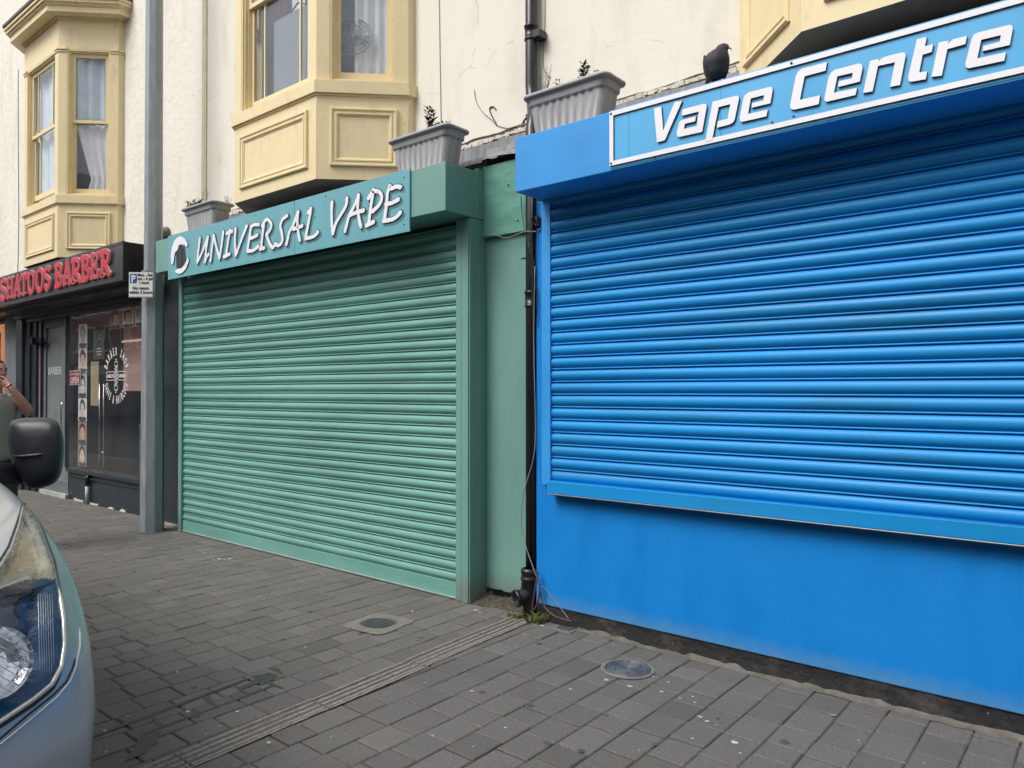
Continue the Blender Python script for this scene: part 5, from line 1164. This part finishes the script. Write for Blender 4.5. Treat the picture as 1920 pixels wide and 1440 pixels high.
    for k in range(7):
        pts = []
        for q in range(12):
            y = 1110+q*14; x = 104-k*4.5+ (y-1110)*(.03)
            if inpoly(x, y, HL): hh = hit(x, y); pts.append(hh[0]-hh[1]*.012) if hh else None
        if len(pts) > 2: b.tube(pts, .0011, 4)
    for k in range(16):
        pts = []
        for q in range(5):
            x = 5+k*5-q*6; y = 1080-k*2.0-q*2+ (q*9)
            if inpoly(x, y, HL): hh = hit(x, y); pts.append(hh[0]-hh[1]*.010) if hh else None
        if len(pts) > 2: b.tube(pts, .0010, 4)
    b.build('flutes', mat('clear_plastic_rib', (.5,.52,.55), .15, .5), hl)
    def line(pts, r, M, nm, off=.002, par=None, dense=8):
        P_ = []
        for (x0, y0), (x1, y1) in zip(pts, pts[1:]):
            for k in range(dense): f_ = k/dense; h = hit(x0+(x1-x0)*f_, y0+(y1-y0)*f_, off); P_.append(h[0]) if h else None
        n_ = len(P_); rr = [r*min(1, (k+.3)/4, (n_-k-.7)/4) for k in range(n_)]
        return MB().tube(P_, rr, 8).build(nm, M, par or t) if len(P_) > 2 else None
    low = [(108,1100),(117,1160),(119,1210),(113,1250),(95,1283),(60,1312),(0,1352),(-60,1385)]
    line([(x, y) for x, y in low], .0075, mat('bright_trim', (.70,.68,.60), .2, .6), 'lamp_trim', .004)
    line([(x+3, y+9) for x, y in low[3:]], .005, M_black, 'seal', .001)
    line([(47,933),(42,955),(35,985),(20,1030),(0,1064),(-60,1127)], .0045, mat('bonnet_edge', (.42,.47,.5), .2, .7), 'bonnet_edge', .003); line([(45,932),(38,958),(30,985),(15,1026),(-5,1058),(-60,1118)], .0035, M_black, 'shut_line', .001)
    line([(50,933),(60,953),(82,998),(101,1048),(113,1108),(121,1168),(123,1210)], .0035, M_black, 'seal', .0)
    line([(148,1175),(149,1210),(141,1250),(130,1278),(105,1308),(55,1350),(0,1395),(-60,1430)], .0055, mat('edge_highlight', (.6,.65,.7), .12, .7, coat=1), 'bumper_edge', .002)
    line([(141,1232),(136,1252),(124,1278),(100,1303),(52,1341),(0,1385),(-60,1418)], .0035, M_black, 'shut_line', .0)
    line([(-2,845),(12,893),(25,902),(44,916),(48,932)], .0035, mat('bonnet_edge', (.42,.47,.5), .2, .7), 'bonnet_edge', .002)
    # bumper side swage
    # windscreen, side glass, wheels, mirror
    def skin(i0, i1, s0, s1, off, nm, M, mirror=False, par=t):
        V2 = []; a = [i for i, z in enumerate(zs) if i0 <= z <= i1]; c = [j for j, s in enumerate(ss) if s0 <= s <= s1]
        for i in a:
            for j in c:
                p = G[i][j]; q = G[min(i+1,len(zs)-1)][j]-G[max(i-1,0)][j]; r_ = G[i][min(j+1,n-1)]-G[i][max(j-1,0)]; nn = r_.cross(q).normalized(); nn = nn if nn.dot(Vector((.5,.5,.2))) > 0 or nn.y > 0 else -nn
                V2.append(p+nn*off)
        m_ = len(c); F2 = [(k*m_+l, k*m_+l+1, (k+1)*m_+l+1, (k+1)*m_+l) for k in range(len(a)-1) for l in range(m_-1)]
        b_ = MB(); b_.add(V2, F2, smooth=True)
        if mirror: b_.add([Vector((p.x, 2*YV-p.y, p.z)) for p in V2], F2, smooth=True)
        return b_.build(nm, M, par)
    M_vg = mat('dark_van_glass', (.012,.015,.018), .04, 0, var=.02, coat=1)
    skin(1.235, 1.82, 0, .47, .004, 'windscreen', M_vg, True); skin(1.28, 1.78, .612, .72, .004, 'side_window', M_vg, False)
    for xw in (wx, -6.5):
        for sd_ in (1, -1):
            yc = YV+sd_*.87; wh = MB(); wh.lathe([(.20,-.10),(.30,-.105),(.33,-.08),(.335,0),(.33,.08),(.30,.105),(.20,.10)], (xw, yc, .21), 32, (0,sd_,0)); w_o = wh.build('wheel', mat('tyre', (.02,.02,.021), .8), t)
            hb = MB(); hb.lathe([(.20,.07),(.18,.06),(.06,.05),(.05,.09),(0,.09)], (xw, yc, .21), 20, (0,sd_,0)); hb.build('rim', mat('wheel_trim', (.3,.31,.32), .4, .5), w_o)
    MB().box(-3.1,-2.30,YV-.55,YV+.55,.15,.2).box(-2.290,-2.275,YV-.5,YV+.5,.42,.68).build('grille', M_black, t)
    MB().box(-2.275,-2.262,YV-.26,YV+.26,.30,.41).build('number_plate', mat('plate_blank', (.6,.6,.58), .5), t)
    # door mirror
    D = 3.50; mc = PD(67, 849, D)
    mir = MB(); vs2 = []; m_ = 36
    ou = [(16,800),(14,825),(18,850),(24,872),(34,895),(50,912),(66,916),(85,913),(103,905),(114,890),(119,865),(120,840),(118,815),(112,798),(102,787),(85,783),(60,783),(35,785),(22,790)]
    def cr(P_, m_=4):
        o_ = []; n_ = len(P_)
        for i in range(n_):
            a, b_, c, d_ = [Vector(P_[(i+k) % n_]) for k in (-1, 0, 1, 2)]
            for k in range(m_): s_ = k/m_; o_.append(tuple(.5*((2*b_)+(c-a)*s_+(2*a-5*b_+4*c-d_)*s_*s_+(3*b_-a-3*c+d_)*s_**3)))
        return o_
    ou = cr(ou); cxp = sum(p[0] for p in ou)/len(ou); cyp = sum(p[1] for p in ou)/len(ou)
    lev = [(0.90,.10),(.97,.075),(1.0,.03),(.995,.0),(.975,-.03),(.94,-.052),(.88,-.070),(.78,-.084),(.6,-.095),(.35,-.101),(.1,-.103)]
    for sc_, dd in lev:
        for x, y in ou: vs2.append(PD(cxp+(x-cxp)*sc_, cyp+(y-cyp)*sc_, D+dd))
    k_ = len(ou); F2 = [(a*k_+i, a*k_+(i+1) % k_, (a+1)*k_+(i+1) % k_, (a+1)*k_+i) for a in range(len(lev)-1) for i in range(k_)]
    mir.add(vs2, F2, smooth=True); mir.add(vs2, [tuple(range(len(vs2)-k_, len(vs2)))], smooth=True); mir.add(vs2, [tuple(range(k_-1,-1,-1))])
    M_mir = mat('black_mirror_plastic', (.020,.023,.028), .42, var=.1, vscale=10, bump=.15, bscale=300)
    mo = mir.build('door_mirror', M_mir, t, auto=True)
    f_ = -F0
    e = lambda x, y, d_: PD(x, y, D-d_)
    MB().tube([e(25,855,.085), e(40,856,.098), e(70,853,.106), e(100,849,.085)], [.004,.008,.007,.002], 8).build('crease', M_mir, mo)
    MB().tube([e(38,883,.075), e(60,880,.09), e(72,880,.095), e(73,898,.09), e(66,908,.08)], .0018, 5).build('panel_gap', mat('gap_black', (.002,.002,.003), .9), mo)
    a_ = PD(38, 890, D); MB().tube([a_, a_.lerp(Vector((-4.02, YV+.90, 1.18)), .5), Vector((-4.02, YV+.88, 1.18))], [.05,.06,.07], 12).build('mirror_arm', M_mir, mo)
van()

# ------------------------------------------------------------ man at the left edge, hand to his mouth
def skin_mesh(name, pts, edges, M, parent, sub=2):
    me = bpy.data.meshes.new(name); me.from_pydata([p[0] for p in pts], edges, []); me.materials.append(M)
    o = link(name, me, parent); k = o.modifiers.new('skin', 'SKIN'); k.use_smooth_shade = True
    for v, p in zip(me.skin_vertices[0].data if me.skin_vertices else [], pts): pass
    if not me.skin_vertices:
        bm = bmesh.new(); bm.from_mesh(me); bm.verts.layers.skin.verify(); bm.to_mesh(me); bm.free()
    for v, p in zip(me.skin_vertices[0].data, pts): r = p[1]; v.radius = r if isinstance(r, tuple) else (r, r); v.use_root = False
    me.skin_vertices[0].data[0].use_root = True
    s = o.modifiers.new('sub', 'SUBSURF'); s.levels = sub; s.render_levels = sub
    return o
def person():
    D = 7.2; base = PD(-10, 733, D); base.z = 0
    t = thing('person', 'man in a grey-green t-shirt raising a hand to his mouth at the left edge', 'person', base)
    f_ = (CAM-base); f_.z = 0; f_.normalize(); r_ = Z.cross(f_)
    def q(a, h, d_=0.): return base+r_*a+Z*h+f_*d_
    # bare body: legs, torso, neck, arms in one surface
    P = [(q(0,.98),.09),(q(0,1.15),.08),(q(0,1.36),.09),(q(0,1.50),.065),(q(0,1.60,.015),.075),(q(0,1.66,.02),.072),
         (q(.17,1.47),.062),(q(.225,1.40,.03),.060),(q(.275,1.345,.10),.056),(q(.27,1.355,.13),.054),(q(.215,1.44,.18),.050),(q(.155,1.54,.20),.037),(q(.115,1.60,.20),.030),
         (q(-.17,1.47),.062),(q(-.25,1.30),.060),(q(-.28,1.16,.03),.052),(q(-.27,.98,.10),.036),(q(-.27,.90,.12),.032),
         (q(.10,.90),.095),(q(.12,.52,.02),.062),(q(.12,.12),.042),(q(.12,.05,.10),.038),(q(-.10,.90),.095),(q(-.12,.52,.02),.062),(q(-.12,.12),.042),(q(-.12,.05,.10),.038)]
    E_ = [(0,1),(1,2),(2,3),(3,4),(4,5),(2,6),(6,7),(7,8),(8,9),(9,10),(10,11),(11,12),(2,13),(13,14),(14,15),(15,16),(16,17),(0,18),(18,19),(19,20),(20,21),(0,22),(22,23),(23,24),(24,25)]
    skin_mesh('body', P, E_, M_skin, t)
    # head shaped as one loft with brow, nose, chin
    r0_, f0_ = r_, f_; f_ = f0_*math.cos(rad(32))+r0_*math.sin(rad(32)); r_ = Z.cross(f_)
    hc = q(.0,1.735,.03); hb = MB(); n = 32; m_ = 26; vs = []
    for j in range(m_+1):
        v = j/m_; ph = math.pi*v; z = math.cos(ph)
        for i in range(n):
            a = 2*math.pi*i/n; x = math.sin(a); y = math.cos(a); rr = math.sin(ph)
            X_ = .078*x*rr; Y_ = .098*y*rr; Z_ = .122*z
            if z < -.2: X_ *= 1-.38*(-z-.2); 
            if y > .3 and z < -.2: Y_ *= 1-.10*(-z-.2)
            if y < 0 and z < -.2: Y_ *= 1-.5*(-z-.2)
            ang = abs(math.atan2(X_, max(1e-4, Y_)))
            if y > 0:
                nose = math.exp(-(X_/.013)**2)*math.exp(-((Z_+.018)/.022)**2); Y_ += .024*nose
                Y_ += .006*math.exp(-(X_/.010)**2)*math.exp(-((Z_-.012)/.02)**2)
                for sx in (-1,1): Y_ -= .011*math.exp(-((X_-sx*.031)/.014)**2)*math.exp(-((Z_-.012)/.011)**2)
                Y_ += .006*math.exp(-((Z_-.032)/.010)**2)*math.exp(-(X_/.05)**2)
                Y_ += .006*math.exp(-(X_/.02)**2)*math.exp(-((Z_+.058)/.006)**2)+.005*math.exp(-(X_/.02)**2)*math.exp(-((Z_+.072)/.006)**2)+.008*math.exp(-(X_/.02)**2)*math.exp(-((Z_+.10)/.014)**2)
            vs.append(hc+r_*X_+f_*Y_+Z*Z_)
    hb.add(vs, [(j*n+i, j*n+(i+1) % n, (j+1)*n+(i+1) % n, (j+1)*n+i) for j in range(m_) for i in range(n)], smooth=True); head = hb.build('head', M_skin, t)
    hair = MB(); V2 = []
    for j in range(0, 13):
        ph = math.pi*j/m_
        for i in range(n):
            a = 2*math.pi*i/n; lim = 1 if math.cos(a) < .25 else .55
            ph2 = ph*lim; V2.append(hc+r_*(.080*math.sin(a)*math.sin(ph2))+f_*(.100*math.cos(a)*math.sin(ph2))+Z*(.1245*math.cos(ph2)))
    hair.add(V2, [(j*n+i, j*n+(i+1) % n, (j+1)*n+(i+1) % n, (j+1)*n+i) for j in range(12) for i in range(n)], smooth=True); hair.build('hair', M_hair, t)
    b = MB()
    for sx in (-1, 1):
        c = hc+r_*(.031*sx)+f_*.083+Z*.012; b.lathe([(0,.008),(.006,.006),(.010,0),(.006,-.004)], c, 12, f_)
    b.build('eye', mat('eye_dark', (.05,.035,.03), .2), t)
    b = MB()
    for sx in (-1, 1): b.tube([hc+r_*(.016*sx)+f_*.097+Z*.030, hc+r_*(.032*sx)+f_*.094+Z*.036, hc+r_*(.048*sx)+f_*.083+Z*.030], .0035, 6)
    b.build('eyebrow', M_hair, t)
    b = MB()
    for sx in (-1, 1): b.tube([hc+r_*(.077*sx)+Z*.02, hc+r_*(.088*sx)-f_*.012+Z*.03, hc+r_*(.090*sx)-f_*.016+Z*.0, hc+r_*(.080*sx)-f_*.006-Z*.026], [.008,.011,.010,.006], 8)
    b.build('ear', M_skin, t)
    r_, f_ = r0_, f0_
    # raised hand with five fingers curled towards the mouth
    wrist = q(.130,1.575,.20); palm = q(.080,1.630,.185)
    Pf = [(wrist,.030),(palm,(.036,.024))]; Ef = [(0,1)]
    for k in range(4):
        o_ = Z*(.026-.017*k)
        kn = palm+r_*(-.028)+o_+f_*.004; mid = kn+r_*(-.032)+f_*(.010); tip = mid+r_*(-.018)-f_*.024; i = len(Pf)
        ln = (1.0,1.1,1.0,.8)[k]; mid = kn+(mid-kn)*ln
        Pf += [(kn,.0095),(mid,.0088),(tip,.0078)]; Ef += [(1,i),(i,i+1),(i+1,i+2)]
    i = len(Pf); Pf += [(palm+Z*.03-f_*.012+r_*.012,.012),(palm+Z*.052-f_*.02-r_*.012,.010),(palm+Z*.058-f_*.03-r_*.035,.0085)]; Ef += [(0,i),(i,i+1),(i+1,i+2)]
    skin_mesh('hand', Pf, Ef, M_skin, t, 1)
    wl = q(-.27,.90,.12); Pf = [(wl,.026),(wl-Z*.07+f_*.01,(.034,.020))]; Ef = [(0,1)]
    for k in range(4):
        o_ = f_*(.024-.016*k); kn = wl-Z*.10+o_; i = len(Pf); Pf += [(kn,.0095),(kn-Z*.035*(1,1.1,1,.8)[k]+r_*.006,.0088),(kn-Z*.062*(1,1.1,1,.8)[k]+r_*.016,.0078)]; Ef += [(1,i),(i,i+1),(i+1,i+2)]
    i = len(Pf); Pf += [(wl-Z*.05+f_*.035,.012),(wl-Z*.08+f_*.048+r_*.004,.010)]; Ef += [(0,i),(i,i+1)]; skin_mesh('hand', Pf, Ef, M_skin, t, 1)
    # clothing
    P = [(q(0,.84),(.20,.17)),(q(0,.96),(.205,.175)),(q(0,1.12),(.195,.165)),(q(0,1.34),(.215,.18)),(q(0,1.47),(.15,.13)),(q(0,1.54),(.095,.09)),(q(.17,1.455),.095),(q(.225,1.39,.03),.082),(q(-.17,1.455),.095),(q(-.245,1.32),.080)]
    skin_mesh('t_shirt', P, [(0,1),(1,2),(2,3),(3,4),(4,5),(3,6),(6,7),(3,8),(8,9)], M_shirt, t)
    P = [(q(0,.96),.15),(q(.095,.86),.108),(q(.12,.52,.02),.080),(q(.12,.10),.066),(q(-.095,.86),.108),(q(-.12,.52,.02),.080),(q(-.12,.10),.066)]
    skin_mesh('trousers', P, [(0,1),(1,2),(2,3),(0,4),(4,5),(5,6)], M_trouser, t)
    b = MB()
    for sx in (-1, 1): b.tube([q(.12*sx,.045,-.08), q(.12*sx,.05,0), q(.12*sx,.045,.10), q(.12*sx,.035,.19)], [.035,.048,.045,.028], 12)
    b.build('shoe', M_black, t)
person()

# ------------------------------------------------------------ the other side of the street (seen only as reflections)
def opposite():
    t = thing('brick_terrace', 'red brick terrace with white window surrounds across the road, reflected in the shop glass', 'building', (-30,-11,0))
    M_br = mat('red_brick', (.38,.20,.13), .85, var=.25, vscale=3, bump=.3, bscale=40, dirt=(.12,.08,.06), dirt_amt=.5, dscale=1.2)
    MB().box(-95, 25, -19, -11, 3.4, 8.2).build('wall', M_br, t); MB().box(-95.2,25.2,-19,-10.8,8.2,8.5).box(-95,25,-11.05,-10.9,3.2,3.42).build('cornice', M_conc, t)
    MB().box(-95,25,-18,-11.3,0,3.2).build('shopfront_row', mat('dark_shopfronts', (.05,.06,.08), .3, var=.5, vscale=.4), t)
    b = MB(); cols = [(.6,.6,.58),(.45,.04,.04),(.05,.12,.3),(.6,.58,.5)]
    x = -94; i = 0
    while x < 24: MB().box(x, x+5.2, -11.32, -11.05, 2.55, 3.15).build('shop_fascia', mat('fascia%d' % (i % 4), cols[i % 4], .5), t); x += 5.8; i += 1
    x = -92
    fr_ = MB(); gl = MB()
    while x < 24:
        for z0 in (4.0, 6.3):
            fr_.ring((x,-10.99,0), (1,0,0), (0,0,1), (0,1,0), 0, 1.2, z0, z0+1.6, [(0,-.02),(0,.06),(.12,.06),(.12,-.01)]); gl.box(x+.12, x+1.08, -11.02, -10.985, z0+.12, z0+1.48)
        x += 2.4
    fr_.build('window_surround', M_white, t); gl.build('window_glass', M_vg2, t)
M_vg2 = mat('far_glass', (.03,.04,.05), .1)
opposite()
